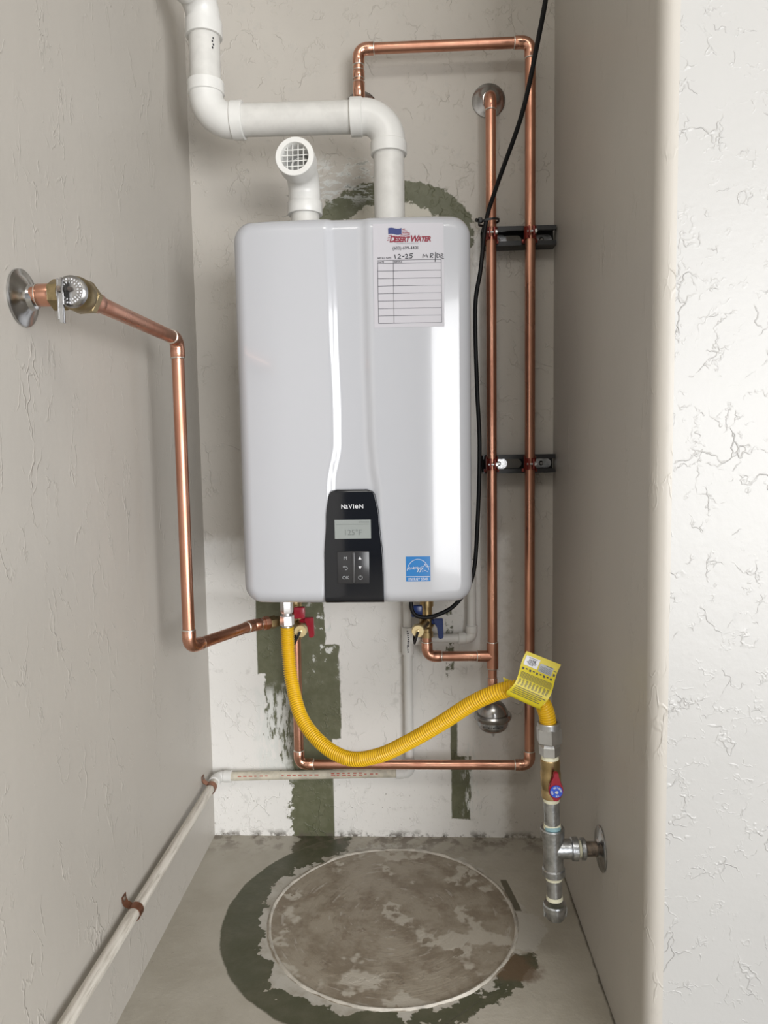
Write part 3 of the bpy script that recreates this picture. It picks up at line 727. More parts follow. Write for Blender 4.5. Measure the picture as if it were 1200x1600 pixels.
arr = thing('water_hammer_arrestor', 'small bulb-shaped steel pressure vessel hanging below the copper tee', 'arrestor')
ac = (cx0, PY, 0.0)
fin('upper_dome', lathe(ac, (0, 0, 1), [(0.366, 0), (0.366, 0.0105), (0.359, 0.0115), (0.3575, 0.0135)] + [(0.3205+0.037*math.sin(a), 0.0345*math.cos(a)) for a in [math.radians(66-66*k/10) for k in range(11)]] + [(0.3185, 0.0345), (0.3185, 0)], 36), 'steel_dark', arr, 30)
fin('clamp_ring', lathe(ac, (0, 0, 1), [(0.3245, 0.034), (0.3255, 0.0400), (0.3215, 0.0428), (0.3165, 0.0428), (0.3125, 0.0405), (0.3125, 0.034), (0.3245, 0.034)], 40), 'steel_dark', arr, 30)
lb = fin('lower_bowl', lathe(ac, (0, 0, 1), [(0.3125, 0), (0.3125, 0.0345), (0.309, 0.0345)] + [(0.300-0.0195*math.sin(a), 0.0335*math.cos(a)) for a in [math.radians(78*k/9) for k in range(10)]] + [(0.2802, 0)], 36), 'steel_dark', arr, 30)
fin('nub', lathe(ac, (0, 0, 1), [(0.282, 0.0042), (0.277, 0.0042), (0.274, 0.0032), (0.2715, 0.0035), (0.2705, 0)], 16), 'nut_steel', arr, 30)
fin('band_label', lathe(ac, (0, 0, 1), [(0.3085, 0.0347), (0.3003, 0.0345), (0.2985, 0.0340)], 36), 'zinc', lb, 60)
bm = bmesh.new()
for k in range(13):
    a = math.radians(-42+6.3*k); da = math.radians(random.choice((2.2, 3.4, 4.2))); R_ = 0.0350
    for z0, z1 in ((0.3012, 0.3045),) + (((0.3056, 0.3072),) if k % 3 else ()):
        bm.faces.new([bm.verts.new((cx0+R_*math.sin(t), PY-R_*math.cos(t), z)) for t, z in ((a, z0), (a+da, z0), (a+da, z1), (a, z1))])
fin('band_print', bm, 'ink_black', lb, 0)

# struts and clamps
def strut_channel(z, label):
    t = thing('strut_channel', label, 'pipe support', 'black strut channels behind the copper pipes')
    x0, x1, hh, dd, th, lip = 0.2425, 0.4015, 0.0205, 0.041, 0.0026, 0.0095
    sec = [(-hh, 0), (hh, 0), (hh, -dd), (hh-lip, -dd), (hh-lip, -dd+0.007), (hh-lip+th, -dd+0.007), (hh-lip+th, -dd+th), (hh-th, -dd+th), (hh-th, -th), (-hh+th, -th), (-hh+th, -dd+th), (-hh+lip-th, -dd+th), (-hh+lip-th, -dd+0.007), (-hh+lip, -dd+0.007), (-hh+lip, -dd), (-hh, -dd)]
    bm = bmesh.new(); a = [bm.verts.new((x0, y-0.0004, z+q)) for q, y in sec]; b = [bm.verts.new((x1, y-0.0004, z+q)) for q, y in sec]
    for i in range(len(sec)): j = (i+1) % len(sec); bm.faces.new((a[i], a[j], b[j], b[i]))
    bm.faces.new(a); bm.faces.new(b[::-1]); fin('channel', bm, 'strut_black', t, 30)
    for (sx, mt) in ((0.281, 'nut_bright'), (0.310, 'wall_back_paint'), (0.376, 'zinc')):
        pl = []
        hwid, hr = (0.012, 0.0105) if sx > 0.3 else (0.006, 0.0125)
        for k in range(24):
            an = 2*math.pi*k/24; pl.append((sx+hr*math.cos(an)+(hwid*(1 if math.cos(an) > 0 else -1)), z+hr*math.sin(an)))
        fin('slot' if mt == 'wall_back_paint' else 'washer', prism(pl, -0.0022 if mt != 'wall_back_paint' else -0.0006, (0, -0.0029, 0)), mt, t, 30)
        if mt != 'wall_back_paint': fin('screw', lathe((sx, -0.0048, z), (0, -1, 0), [(0, 0), (0, 0.0055), (0.002, 0.005), (0.0035, 0.003), (0.0035, 0)], 12), 'steel_dark', t, 30)
    return t
strut_channel(1.3795, 'black metal strut channel behind the copper pipes, the upper one by the heater top')
strut_channel(0.8880, 'black metal strut channel behind the copper pipes, the lower one at mid height')
def pipe_clamp(x, z, label):
    t = thing('pipe_clamp', label, 'pipe clamp', 'red clamps holding the copper pipes')
    for s in (-1, 1):
        bm = bmesh.new(); pv = None
        for k in range(11):
            a = math.radians(10 + 150*k/10); cur = []
            hh = 0.0125 + 0.006*sstep(a, 0.9, 2.2)
            for r in (0.0114, 0.0134):
                for q in (-hh, hh): cur.append(bm.verts.new((x+s*r*math.sin(a), PY-r*math.cos(a), z+q)))
            if pv:
                for i, j in ((0, 1), (1, 3), (3, 2), (2, 0)): bm.faces.new((pv[i], pv[j], cur[j], cur[i]))
            else: bm.faces.new((cur[0], cur[1], cur[3], cur[2]))
            pv = cur
        bm.faces.new((pv[0], pv[2], pv[3], pv[1]))
        fin('half_strap', bm, 'clamp_red', t, 40)
        fin('ear', box((x+s*0.0050-0.0016, PY-0.0235, z-0.0105), (x+s*0.0050+0.0016, PY-0.0105, z+0.0105), 0.0008), 'clamp_red', t, 30)
        fin('foot', box((x+s*0.0125-0.004, PY+0.0045, z-0.0175), (x+s*0.0125+0.004, PY+0.0120, z-0.0105), 0.0008), 'clamp_red', t, 30)
    fin('bolt', tube([(x-0.009, PY-0.0185, z), (x+0.0125, PY-0.0185, z)], 0.0022, 10), 'nut_steel', t)
    fin('bolt_head', hexnut((x+0.0066, PY-0.0185, z), (1, 0, 0), 0.0045, 0.0088), 'nut_bright', t, 20)
pipe_clamp(cx0, 1.3795, 'dark red clamp on the upper strut around the straight cold pipe')
pipe_clamp(hxr, 1.3795, 'dark red clamp on the upper strut around the right-hand looping pipe')
pipe_clamp(cx0, 0.8880, 'dark red clamp on the lower strut around the straight cold pipe')
pipe_clamp(hxr, 0.8880, 'dark red clamp on the lower strut around the right-hand looping pipe')

# ------------------------------------------------------------------ service valves under the heater
def service_valve(x, zt, zb, col, label, capx, capz, hx, hz, flip):
    t = thing('service_valve', label, 'valve', 'service valves under the heater')
    L = zt-zb; c = (x, PY, zb)
    fin('body', lathe(c, (0, 0, 1), solid([(0, 0.0145), (0.012, 0.0145), (0.0125, 0.0125), (0.020, 0.0125), (0.026, 0.0165), (0.046, 0.0165), (0.052, 0.0125), (0.07, 0.0125), (0.0705, 0.0155), (0.086, 0.0155), (0.087, 0.0125), (L, 0.0125)]), 24), 'brass', t, 30)
    ca = V((capx, PY-0.062, capz)); st = V((x, PY, zb+0.036)); d = (V((0, -1, 0))*0.8 + (ca-st).normalized()).normalized()
    fin('drain_port', tube([st, st.lerp(ca, 0.55), ca+V((0, 0.006, 0))], [0.0105, 0.0100, 0.0100], 18), 'brass', t, 40)
    cap = fin('drain_cap', lathe(ca+V((0, 0.010, 0)), (0, -1, 0), solid([(0, 0.0128), (0.002, 0.0136), (0.015, 0.0136), (0.017, 0.0125)]), 28), 'brass_bright', t, 30)
    fin('cap_stud', lathe(ca+V((0, -0.007, 0)), (0, -1, 0), solid([(0, 0.0045), (0.003, 0.0042), (0.0036, 0.003)]), 14), 'brass_bright', cap, 30)
    f = flip
    loop = catmull([ca+V((0, -0.0115, 0.0)), ca+V((-0.004*f, -0.013, -0.008)), ca+V((-0.0105*f, -0.012, -0.021)), ca+V((-0.013*f, -0.007, -0.026)), ca+V((-0.0145*f, -0.001, -0.018)), ca+V((-0.011*f, 0.004, -0.008))], 6)
    fin('retaining_strap', tube(loop, 0.0027, 8), 'rubber_black', cap, 40)
    # main lever: hub stem + hanging grip
    mt = col
    fin('handle', tube([(x+0.012, PY-0.006, hz+0.012), (hx-0.006, PY-0.010, hz+0.012), (hx, PY-0.010, hz+0.010)], [0.0065, 0.0068, 0.0068], 12), mt, t, 40)
    pl = [(hx-0.011, hz+0.020), (hx+0.0095, hz+0.021), (hx+0.0105, hz-0.022), (hx+0.0065, hz-0.0255), (hx-0.001, hz-0.025), (hx-0.0025, hz+0.001), (hx-0.010, hz+0.010)]
    bm = prism(pl, 0.011, (0, PY-0.020, 0)); bmesh.ops.bevel(bm, geom=list(bm.edges), offset=0.0015, segments=2, affect='EDGES')
    fin('handle_grip', bm, mt, t, 40)
    hx2 = x+0.0165 if flip == 1 else x-0.022
    fin('drain_handle', box((hx2-0.012, PY-0.050, zb+0.056), (hx2+0.0125, PY-0.036, zb+0.082), 0.003), mt, t, 40)
    fin('drain_stem', tube([(hx2, PY-0.042, zb+0.058), (x, PY-0.01, zb+0.044)], 0.005, 10), 'brass', t)
    return t
service_valve(hxl, 0.6485, 0.500, 'red_plastic', 'brass service valve with red levers under the heater beside the yellow hose', -0.162, 0.533, -0.150, 0.531, 1)
service_valve(cvx, 0.6485, 0.502, 'blue_plastic', 'brass service valve with dark blue levers under the right of the heater', 0.0935, 0.532, 0.140, 0.527, 0.6)

# ------------------------------------------------------------------ relief line on the left
rel = thing('relief_pipe', 'copper pipe running from the left wall valve down to the heater underside', 'pipe')
lx, ly, lz, lb_ = -0.3295, -0.366, 1.1275, 0.5655
vy = -0.752
tag(fin('wall_flange', lathe((XL, vy+0.004, 1.1255), (1, 0, 0), [(0.0004, 0), (0.0004, 0.036), (0.0032, 0.036), (0.0042, 0.0345), (0.0055, 0.029), (0.010, 0.022), (0.013, 0.0165), (0.019, 0.0145), (0.020, 0.0125), (0.020, 0)], 44), 'chrome', None, 30), 'chrome wall flange behind the brass valve on the left wall', 'wall flange')
straight(rel, (XL+0.002, vy, lz), (lx-0.032, vy, lz), CR, 'copper')
sleeve(rel, 'adapter', (XL+0.024, vy, lz), (1, 0, 0), 0.0182, 0.0142, 'copper_fitting')
straight(rel, (lx, vy+0.0335, lz), (lx, ly-0.02, lz), CR, 'copper')
sleeve(rel, 'adapter', (lx, vy+0.034, lz), (0, 1, 0), 0.026, 0.0135, 'copper_fitting', CR, False)
copper_elbow(rel, (lx, ly, lz), (0, -1, 0), (0, 0, -1))
straight(rel, (lx, ly, lz-0.02), (lx, ly, lb_+0.02), CR, 'copper')
pe = V((-0.251, -0.192, 0.5635)); pc = V((lx, ly, lb_)); de = (pe-pc).normalized()
copper_elbow(rel, pc, (0, 0, 1), de)
straight(rel, pc+de*0.02, pe-de*0.008, CR, 'copper')
end_ = V((-0.196, -0.150, 0.5635)); d2 = (end_-pe).normalized()
copper_elbow(rel, pe, -de, d2, R=0.02, sock=0.014)
fin('adapter', lathe(pe+d2*0.016, d2, solid([(0, 0.0125), (0.010, 0.0125), (0.0105, 0.0150), (0.020, 0.0150), (0.0205, 0.012), (0.030, 0.012)]), 8), 'copper_fitting', rel, 30)
rv = thing('relief_valve', 'dull brass relief valve tucked behind the yellow hose fitting', 'valve')
fin('body', lathe(end_-d2*0.030, d2, solid([(0, 0.0135), (0.012, 0.0145), (0.014, 0.0115), (0.045, 0.0115)]), 6), 'brass_old', rv, 20)
fin('arm', tube([end_, (hxl+0.004, PY-0.012, 0.5635)], 0.009, 14), 'brass_old', rv)

bv = thing('ball_valve', 'old brass angle valve with round dial and chrome lever on the left wall', 'valve')
c0 = V((lx, vy, lz))
fin('inlet_hex', hexnut(c0+V((-0.032, 0, 0)), (1, 0, 0), 0.020, 0.034), 'brass_old', bv, 20)
fin('body', lathe(c0+V((0, -0.012, 0)), (0, 1, 0), solid([(0, 0.019), (0.006, 0.0215), (0.022, 0.0215), (0.028, 0.0185), (0.031, 0.0185)]), 28), 'brass_old', bv, 30)
fin('outlet_hex', hexnut(c0+V((0, 0.014, 0)), (0, 1, 0), 0.014, 0.038, ref=(0.5, 0, 1)), 'brass_old', bv, 20)
fin('sealing_ring', lathe(c0+V((0, 0.0282, 0)), (0, 1, 0), [(0, 0.012), (0, 0.0172), (0.005, 0.0160), (0.005, 0.012)], 26), 'pale_violet_ring', bv, 30)
dial = fin('dial', lathe(c0+V((0, -0.0125, 0)), (0, -1, 0), solid([(0, 0.0195), (0.006, 0.0195), (0.0075, 0.0180), (0.0085, 0.0165)]), 32), 'steel_dark', bv, 30)
bm = bmesh.new(); dz = c0.y-0.0213
for ring_r, cnt in ((0.0145, 26), (0.0105, 18)):
    for k in range(cnt):
        a = 2*math.pi*k/cnt; wda = 0.07 if k % 3 else 0.03
        bm.faces.new([bm.verts.new((c0.x+r*math.sin(t), dz, c0.z+r*math.cos(t))) for r, t in ((ring_r-0.0011, a-wda), (ring_r-0.0011, a+wda), (ring_r+0.0011, a+wda), (ring_r+0.0011, a-wda))])
fin('dial_print', bm, 'print_white', dial, 0)
fin('dial_screw', lathe(c0+V((0.001, -0.0205, 0.002)), (0, -1, 0), solid([(0, 0.0035), (0.003, 0.003)]), 10), 'iron_black', dial, 30)
lev = bmesh.new()
add_box(lev, (c0.x-0.0125, c0.y-0.030, c0.z-0.036), (c0.x-0.0105, c0.y-0.0215, c0.z+0.0135), 0.0005)
add_box(lev, (c0.x-0.0105, c0.y-0.0295, c0.z-0.040), (c0.x-0.0035, c0.y-0.0280, c0.z+0.0125), 0.0004)
add_box(lev, (c0.x-0.0055, c0.y-0.0335, c0.z-0.041), (c0.x-0.0035, c0.y-0.0280, c0.z+0.0140), 0.0004)
fin('lever', lev, 'chrome', bv, 30)
fin('lever_screw', box((c0.x-0.0110, c0.y-0.0325, c0.z-0.003), (c0.x-0.0065, c0.y-0.0290, c0.z+0.004), 0.0006), 'iron_black', bv, 0)

# ------------------------------------------------------------------ condensate drain
cd = thing('condensate_drain', 'thin white plastic condensate drain pipe running under the heater along two walls', 'pipe')
CY = -0.022; SR = 0.0104; dxv, dzt, dxr, dzr = 0.0700, 0.487, 0.2165, 0.4895
straight(cd, (dxv, CY, 0.6485), (dxv, CY, dzt), SR, 'pvc')
straight(cd, (dxv, CY, dzt), (dxv, CY, 0.185), SR, 'pvc')
bm = bmesh.new(); add_tube(bm, [(dxv, CY, dzt+0.030), (dxv, CY, dzt-0.034)], 0.0137, 24); add_tube(bm, [(dxv, CY, dzt+0.002), (dxv+0.030, CY, dzt+0.002)], 0.0137, 24)
teo = fin('tee', bm, 'pvc', cd, 40)
bm = bmesh.new()
for k in range(11):
    z = dzt+0.024-0.0048*k; wd = random.choice((0.003, 0.005, 0.0042)); x0 = dxv-0.001+random.uniform(-0.0012, 0.001)
    bm.faces.new([bm.verts.new((x, CY-math.sqrt(0.0139**2-(x-dxv)**2)-0.0002, zz)) for x, zz in ((x0, z), (x0+wd, z), (x0+wd, z-0.003), (x0, z-0.003))])
fin('print_marks', bm, 'ink_line', teo, 0)
straight(cd, (dxv+0.028, CY, dzr), (dxr-0.02, CY, dzr), SR, 'pvc')
pvc_elbow(cd, (dxr, CY, dzr), (-1, 0, 0), (0, 0, 1), R=0.013, hub=0.017, pr=SR, hr=0.0137)
straight(cd, (dxr, CY, dzr+0.02), (dxr, CY, 0.672), SR, 'pvc')
zl, zr_ = 0.1575, 0.1690
pvc_elbow(cd, (dxv, CY, zr_), (0, 0, 1), (-1, 0, -0.02), R=0.013, hub=0.019, pr=SR, hr=0.0137)
XW = XL+0.0185; 
straight(cd, (dxv-0.02, CY, zr_-0.0004), (XW+0.03, CY, zl+0.0006), SR, 'pvc_aged')
bm = bmesh.new()
for k in range(26):
    if k in (6, 7, 15, 16): continue
    x0 = -0.335+0.013*k; zc = zl+(x0-XW)/(dxv-XW)*(zr_-zl)+0.0035; big = 14 < k < 23
    for zz in ((0.0,) if not big else (0.0022, -0.0022)):
        wd = random.uniform(0.005, 0.0105); hh = 0.0011
        def pt(x, z): return (x, CY-math.sqrt(max(0, (SR+0.0002)**2-(z-zc+0.0035)**2))-0.0002, z)
        bm.faces.new([bm.verts.new(pt(x, z)) for x, z in ((x0, zc+zz-hh), (x0+wd, zc+zz-hh), (x0+wd, zc+zz+hh), (x0, zc+zz+hh))])
fin('print_marks', bm, 'ink_rust', cd, 0)
pvc_elbow(cd, (XW, CY, zl), (1, 0, 0.02), (0, -1, 0.01), R=0.014, hub=0.02, pr=SR, hr=0.0137)
straight(cd, (XW, CY-0.035, zl+0.0005), (XW, -2.2, zl+0.012), SR, 'pvc_weathered')
def strap(y, label):
    z = zl + (abs(y)-0.022)*0.0055; t = thing('pipe_strap', label, 'pipe strap', 'copper straps on the drain pipe')
    def band(y0, y1):
        bm = bmesh.new(); pv = None
        path = [(XL+0.0006, z+0.029), (XL+0.0010, z+0.020), (XL+0.004, z+0.0135)] + [(XW+(SR+0.0012)*math.sin(a), z+(SR+0.0012)*math.cos(a)) for a in [math.radians(-35+190*k/16) for k in range(17)]] + [(XW-0.002, z-SR-0.002)]
        for (x, zz) in path:
            cur = [bm.verts.new((x, y0, zz)), bm.verts.new((x, y1, zz))]
            if pv: bm.faces.new((pv[0], pv[1], cur[1], cur[0]))
            pv = cur
        bmesh.ops.recalc_face_normals(bm, faces=bm.faces); bmesh.ops.solidify(bm, geom=list(bm.faces), thickness=0.0011)
        return bm
    fin('band', band(y-0.008, y+0.008), 'copper_dark', t, 40)
    fin('nail', lathe((XL+0.0012, y, z+0.0235), (1, 0, 0), solid([(0, 0.0042), (0.0016, 0.0038), (0.0026, 0.002)]), 12), 'iron_black', t, 30)
strap(-0.082, 'small copper strap on the drain pipe at the back left corner elbow')
strap(-0.535, 'small copper strap halfway along the drain pipe on the left wall')

# ------------------------------------------------------------------ gas riser on the right wall
GY = -0.464; gz = lambda py: 0.2382 + (1325-py)*0.00114; gx = lambda z: 0.3216 + (0.2382-z)*0.035
ga = V((-0.035, 0, 1)).normalized()
def gp(py): z = gz(py); return V((gx(z), GY, z))
def glathe(py0, prof, seg=28): return lathe(gp(py0), ga, prof, seg)
gas = thing('gas_pipe', 'galvanized gas riser with tee and capped drip leg on the right wall', 'pipe')
gl = lambda a, b: (a-b)*0.00114
fin('cap', glathe(1437, solid([(0, 0.0135), (0.004, 0.0165), (0.015, 0.0178), (0.016, 0.0195), (0.026, 0.0200), (0.0285, 0.0185)])), 'zinc', gas, 30)
for s in (-1, 1):
    c = gp(1425)+V((s*0.0185, -0.002, 0)); fin('cap_rib', box(c-V((0.0018, 0.002, 0.0085)), c+V((0.0018, 0.002, 0.0085)), 0.0008), 'zinc', gas, 30)
fin('thread_tape', glathe(1405.5, solid([(0, 0.0142), (0.0065, 0.0138)])), 'thread_tape', gas, 30)
fin('nipple', glathe(1402, solid([(0, 0.0133), (gl(1402, 1366), 0.0133)])), 'zinc', gas, 30)
fin('thread_tape', glathe(1373.5, solid([(0, 0.0142), (0.0085, 0.0148)])), 'thread_tape', gas, 30)
bm = glathe(1367, solid([(0, 0.0185), (0.001, 0.0195), (0.011, 0.0195), (0.013, 0.0172), (0.068, 0.0172), (0.070, 0.0200), (0.083, 0.0205), (0.085, 0.0192)]))
lathe(gp(1326), (1, 0, 0), solid([(0, 0.0165), (0.030, 0.0165), (0.0315, 0.0195), (0.041, 0.0198), (0.042, 0.0185)]), 28, bm=bm)
fin('tee', bm, 'zinc', gas, 35)
tc = gp(1326)
fin('thread_tape', lathe(tc+V((0.041, 0, 0)), (1, 0, 0), solid([(0, 0.0140), (0.006, 0.0136)]), 24), 'thread_tape', gas, 30)
fin('bushing', lathe(tc+V((0.047, 0, 0)), (1, 0, 0), solid([(0, 0.0165), (0.001, 0.0182), (0.0065, 0.0182), (0.008, 0.0165)]), 24), 'zinc', gas, 30)
fin('wall_nipple', tube([tc+V((0.054, 0, 0)), (XR-0.001, GY, tc.z)], 0.0122, 24), 'iron_black', gas, 30)
fin('thread_tape', glathe(1293.5, solid([(0, 0.0150), (0.0085, 0.0140)])), 'thread_tape', gas, 30)
fin('sealant_bead', lathe(gp(1293)+V((0, -0.0022, 0)), ga, solid([(0, 0.0140), (0.004, 0.0137), (0.0065, 0.0120)]), 20), 'sealant', gas, 30)
fin('nipple', glathe(1291, solid([(0, 0.0133), (gl(1291, 1249), 0.0133)])), 'zinc', gas, 30)
tag(fin('wall_flange', lathe((XR, GY, tc.z+0.001), (-1, 0, 0), [(0.0006, 0), (0.0006, 0.0375), (0.0022, 0.0375), (0.0040, 0.0345), (0.0055, 0.020), (0.0085, 0.0150), (0.0085, 0)], 40), 'chrome', None, 30), 'dull metal wall flange around the gas stub on the right wall', 'wall flange')
gv = thing('gas_valve', 'brass gas shutoff valve with small red lever below the yellow hose', 'valve')
fin('thread_tape', glathe(1251, solid([(0, 0.0138), (0.008, 0.0146)])), 'thread_tape', gv, 30)
fin('body', glathe(1245, solid([(0, 0.0158), (0.001, 0.0168), (0.012, 0.0168), (0.0135, 0.0160), (0.018, 0.0160), (0.024, 0.0172), (0.044, 0.0172), (0.050, 0.0158), (0.054, 0.0166), (0.0665, 0.0166), (0.068, 0.0155)]), 32), 'brass', gv, 30)
fin('thread_tape', glathe(1185.5, solid([(0, 0.0148), (0.008, 0.0138)])), 'thread_tape', gv, 30)
kc = gp(1223)+V((0.0035, -0.016, 0))
fin('stem', tube([kc+V((0, 0.012, 0)), kc+V((0, -0.006, 0))], 0.0065, 16), 'brass', gv)
pl = [(-0.0035, 0.0305), (0.0035, 0.0305), (0.0050, 0.018), (0.0110, 0.008), (0.0122, 0.0), (0.0105, -0.008), (0.0050, -0.0125), (0.0042, -0.0185), (-0.0042, -0.0185), (-0.0050, -0.0125), (-0.0105, -0.008), (-0.0122, 0.0), (-0.0110, 0.008), (-0.0050, 0.018)]
bm = prism(pl, 0.009, (kc.x, kc.y-0.014, kc.z)); bmesh.ops.bevel(bm, geom=list(bm.edges), offset=0.0012, segments=2, affect='EDGES')
hd = fin('lever', bm, 'red_plastic', gv, 40)
dd_ = lathe(kc+V((0, -0.0142, -0.0005)), (0, -1, 0), solid([(0, 0.0105), (0.002, 0.0105), (0.0026, 0.0098)]), 28)
fin('lever_dial', dd_, 'dial_blue', hd, 30)
fin('lever_screw', lathe(kc+V((0, -0.0166, -0.0005)), (0, -1, 0), solid([(0, 0.0032), (0.002, 0.0028)]), 10), 'nut_bright', hd, 30)
bm = bmesh.new()
for a0, a1 in ((-40, -5), (5, 15), (25, 95), (150, 160), (170, 190), (235, 285)):
    n = max(2, int((a1-a0)/9))
    for k in range(n):
        a = math.radians(a0+(a1-a0)*k/n); b = a+math.radians((a1-a0)/n)*0.7
        bm.faces.new([bm.verts.new((kc.x+r*math.sin(t), kc.y-0.0170, kc.z-0.0005+r*math.cos(t))) for r, t in ((0.0060, a), (0.0060, b), (0.0088, b), (0.0088, a))])
fin('lever_print', bm, 'print_white', hd, 0)

# ------------------------------------------------------------------ yellow flexible gas hose
hose = thing('gas_hose', 'yellow corrugated gas hose sagging from the heater to the gas valve', 'hose')
HP = [(-0.1765, -0.200, 0.562), (-0.1755, -0.200, 0.510), (-0.168, -0.215, 0.455), (-0.1430, -0.258, 0.393), (-0.097, -0.297, 0.353), (-0.041, -0.330, 0.3375), (0.018, -0.355, 0.3545), (0.0765, -0.382, 0.3930), (0.135, -0.407, 0.4380), (0.190, -0.432, 0.4840), (0.235, -0.452, 0.5110), (0.268, -0.463, 0.5195), (0.296, -0.468, 0.5040), (0.3085, -0.466, 0.4800), (0.3135, -0.464, 0.4520)]
PP, L = resample(catmull(HP, 16), 0.0007)
pitch = 0.0047
rad = [0.0142 - 0.0030*(0.5+0.5*math.cos(2*math.pi*k*(L/(len(PP)-1))/pitch))**1.7 for k in range(len(PP))]
fin('corrugated_tube', tube(PP, rad, 22), 'hose_yellow', hose, 0).data.shade_smooth()
fin('end_nut', lathe(gp(1160), ga, solid([(0, 0.0205), (0.002, 0.0222), (0.024, 0.0222), (0.026, 0.0200)]), 6, ref=(1, -0.55, 0)), 'nut_steel', hose, 20)
fin('nut_collar', lathe(gp(1160)+ga*0.024, ga, [(0, 0.0195), (0.010, 0.0195), (0.0115, 0.0185), (0.0115, 0.0145), (0.002, 0.0140)], 30), 'nut_steel', hose, 30)
fin('end_adapter', lathe(gp(1180), ga, solid([(0, 0.0165), (0.0015, 0.0180), (0.017, 0.0180), (0.019, 0.0165), (0.024, 0.0150)]), 6, ref=(0.3, -1, 0)), 'nut_steel', hose, 20)
hc = V((-0.1765, -0.200, 0))
fin('adapter_hex', hexnut(hc+V((0, 0, 0.592)), (0, 0, 1), 0.0448, 0.0225, ref=(1, 0.25, 0)), 'nut_bright', hose, 20)
fin('end_nut', hexnut(hc+V((0, 0, 0.5655)), (0, 0, 1), 0.0215, 0.0255, ref=(1, 0.3, 0)), 'nut_bright', hose, 20)
fin('nut_collar', lathe(hc+V((0, 0, 0.5565)), (0, 0, 1), solid([(0, 0.0108), (0.010, 0.0108)]), 18), 'nut_steel', hose, 30)
fin('nut_washer', lathe(hc+V((0, 0, 0.587)), (0, 0, 1), solid([(0, 0.0105), (0.005, 0.0105)]), 18), 'nut_steel', hose, 30)

# warning tag wrapped over the hose
tagt = thing('warning_tag', 'yellow printed warning tag wrapped round the gas hose near its end', 'tag')
TB0, TB1 = V((0.2400, -0.4860, 0.5215)), V((0.2960, -0.4870, 0.4955))
TT0, TT1 = V((0.2755, -0.4680, 0.5855)), V((0.3335, -0.4650, 0.5610))
def sheet(u, v):
    """u across, v from bottom (0) to top (1)"""
    p = TB0.lerp(TB1, u).lerp(TT0.lerp(TT1, u), v)
    side = (TB1-TB0).normalized()
    s = 0.0075*math.sin(math.pi*(v*1.35-0.25))*(1.0 if v < 1 else 1)
    return p + V((0, -0.004*math.sin(math.pi*v*0.9)-0.004*math.sin(math.pi*2*v), 0)) + side*(0.0035*math.sin(math.pi*v)+0.0016*math.sin(math.pi*2*v))
def sheet_patch(u0, u1, v0, v1, eps, nu=6, nv=6, bm=None):
    bm = bm or bmesh.new(); g = []
    for j in range(nv+1):
        row = []
        for i in range(nu+1):
            u, v = u0+(u1-u0)*i/nu, v0+(v1-v0)*j/nv; p = sheet(u, v)
            nn = (sheet(u+0.01, v)-sheet(u-0.01, v)).cross(sheet(u, v+0.01)-sheet(u, v-0.01)).normalized()
            row.append(bm.verts.new(p + nn*eps))
        g.append(row)
    for j in range(nv):
        for i in range(nu): bm.faces.new((g[j][i], g[j][i+1], g[j+1][i+1], g[j+1][i]))
    return bm
bm = sheet_patch(0, 1, 0, 1, 0, 8, 20)
# the strap of the sheet passing under the hose to its back
prev = [sheet(i/8, 0) for i in range(9)]; pv = [bm.verts.new(p) for p in prev]
side = (TB1-TB0).normalized()
for k in range(1, 9):
    a = math.radians(22.5*k); cur = []
    for i in range(9):
        u = i/8; p = sheet(u, 0)
        hose_c = p + V((-0.001, 0.0205, 0.006))
        q = hose_c + V((0.004*math.sin(a), -0.0205*math.cos(a), -0.006*math.cos(a) - 0.0135*math.sin(a)))
        cur.append(bm.verts.new(q))
    for i in range(8): bm.faces.new((pv[i], pv[i+1], cur[i+1], cur[i]))
    pv = cur
bmesh.ops.remove_doubles(bm, verts=bm.verts, dist=0.00005)
bmesh.ops.recalc_face_normals(bm, faces=bm.faces); bmesh.ops.solidify(bm, geom=list(bm.faces), thickness=0.0003)
fin('sheet', bm, 'tag_yellow', tagt, 60)
e = 0.0008
fin('white_box', sheet_patch(0.06, 0.45, 0.70, 0.92, e), 'print_white', tagt, 0)
fin('white_box', sheet_patch(0.49, 0.87, 0.68, 0.86, e), 'print_grey', tagt, 0)
bm = bmesh.new(); e = 0.0012
for k in range(10): sheet_patch(0.17+0.020*k, 0.17+0.020*k+random.choice((0.007, 0.011, 0.015)), 0.805, 0.865, e, 1, 1, bm)
for (a, b, v) in ((0.14, 0.38, 0.885), (0.12, 0.40, 0.785), (0.15, 0.38, 0.760), (0.20, 0.32, 0.735), (0.66, 0.84, 0.845), (0.89, 0.97, 0.80)): sheet_patch(a, b, v, v+0.012, e, 2, 1, bm)
for k in range(6): sheet_patch(0.52, 0.84, 0.70+0.02*k, 0.705+0.02*k, e, 2, 1, bm)
for k in range(9): sheet_patch(0.06+0.10*k, 0.11+0.10*k, 0.60+0.02*(k % 2), 0.645, e, 1, 1, bm)
sheet_patch(0.91, 0.96, 0.70, 0.75, e, 1, 1, bm)
for k in range(6): sheet_patch(0.05, 0.95, 0.545-0.022*k, 0.553-0.022*k, e, 6, 1, bm)
for c in range(9):
    for k in range(7): sheet_patch(0.06+0.10*c, 0.06+0.10*c+random.uniform(0.04, 0.07), 0.40-0.02*k, 0.409-0.02*k, e, 1, 1, bm)
for k in range(5): sheet_patch(0.06, random.uniform(0.8, 0.95), 0.225-0.043*k, 0.238-0.043*k, e, 6, 1, bm)
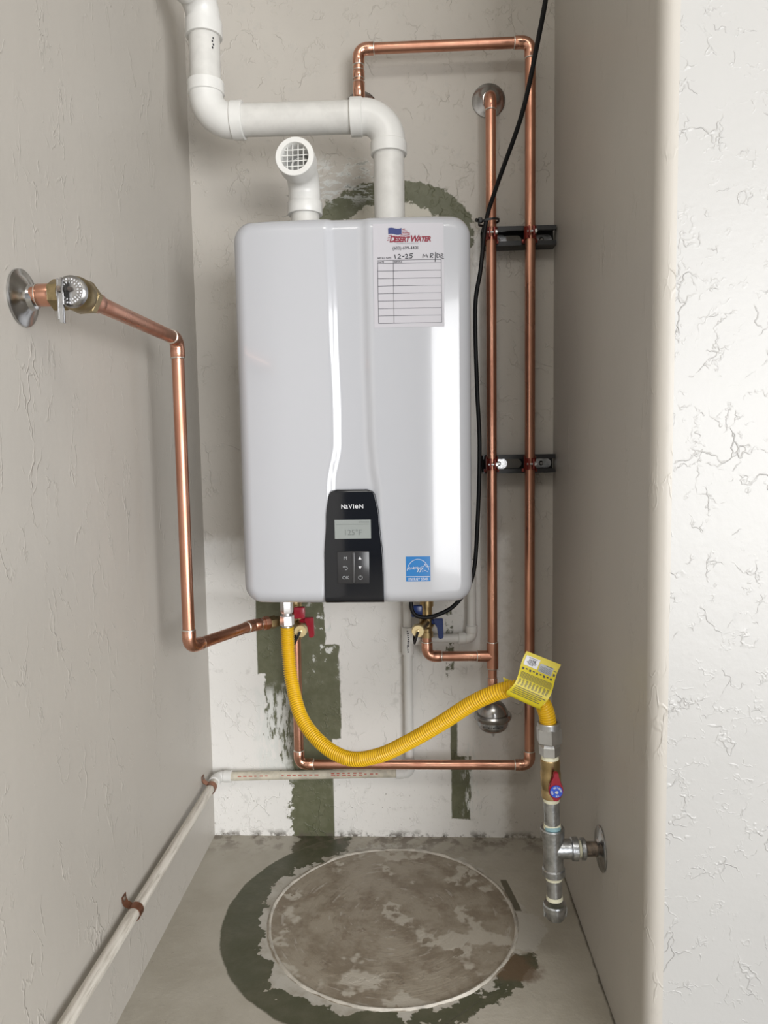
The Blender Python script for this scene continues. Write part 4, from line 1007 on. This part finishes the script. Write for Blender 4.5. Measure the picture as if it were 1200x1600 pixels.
fin('print_lines', bm, 'ink_line', tagt, 0)

# ------------------------------------------------------------------ power cord
cord = thing('power_cord', 'black power cord hanging from above and running down beside the heater', 'cord')
CP = [(0.338, -0.350, 1.86), (0.334, -0.325, 1.735), (0.3235, -0.26, 1.6516), (0.3049, -0.2, 1.5605), (0.2680, -0.115, 1.4640), (0.2475, -0.082, 1.3998), (0.2350, -0.090, 1.3005), (0.2225, -0.10, 1.2197), (0.2250, -0.10, 1.0599), (0.2300, -0.10, 0.9245), (0.2245, -0.10, 0.7595), (0.2130, -0.11, 0.6496), (0.1775, -0.118, 0.5920), (0.1380, -0.125, 0.5690), (0.1035, -0.128, 0.5640), (0.0820, -0.130, 0.5790), (0.0785, -0.130, 0.6365)]
PP, L = resample(catmull(CP, 12), 0.006)
fin('cable', tube(PP, 0.0045, 14), 'cable_black', cord, 60)
fin('strain_relief', tube([(0.0785, -0.130, 0.60), (0.0785, -0.130, 0.6365)], [0.006, 0.0085], 14), 'rubber_black', cord, 40)
tie = thing('cable_tie', 'black cable tie binding the cord to the straight copper pipe', 'cable tie')
zt = 1.402; loop = [V((0.2545+0.0215*math.cos(a), -0.067+0.0215*math.sin(a)*0.98, zt+0.003*math.cos(a))) for a in [2*math.pi*k/36 for k in range(37)]]
bm = bmesh.new()
pv = None
for p in loop:
    d = (p-V((0.2545, -0.067, p.z))).normalized()
    cur = [bm.verts.new(p+d*o_+V((0, 0, h_))) for o_, h_ in ((0, -0.0024), (0.0013, -0.0024), (0.0013, 0.0024), (0, 0.0024))]
    if pv:
        for i in range(4): bm.faces.new((pv[i], pv[(i+1) % 4], cur[(i+1) % 4], cur[i]))
    pv = cur
fin('band', bm, 'rubber_black', tie, 40)
fin('head', box((0.2300, -0.0875, zt-0.0055), (0.2395, -0.0765, zt+0.0045), 0.0018), 'rubber_black', tie, 40)
fin('tail', tube([(0.233, -0.083, zt), (0.2265, -0.087, zt-0.001)], [0.0030, 0.0042], 10), 'rubber_black', tie, 40)
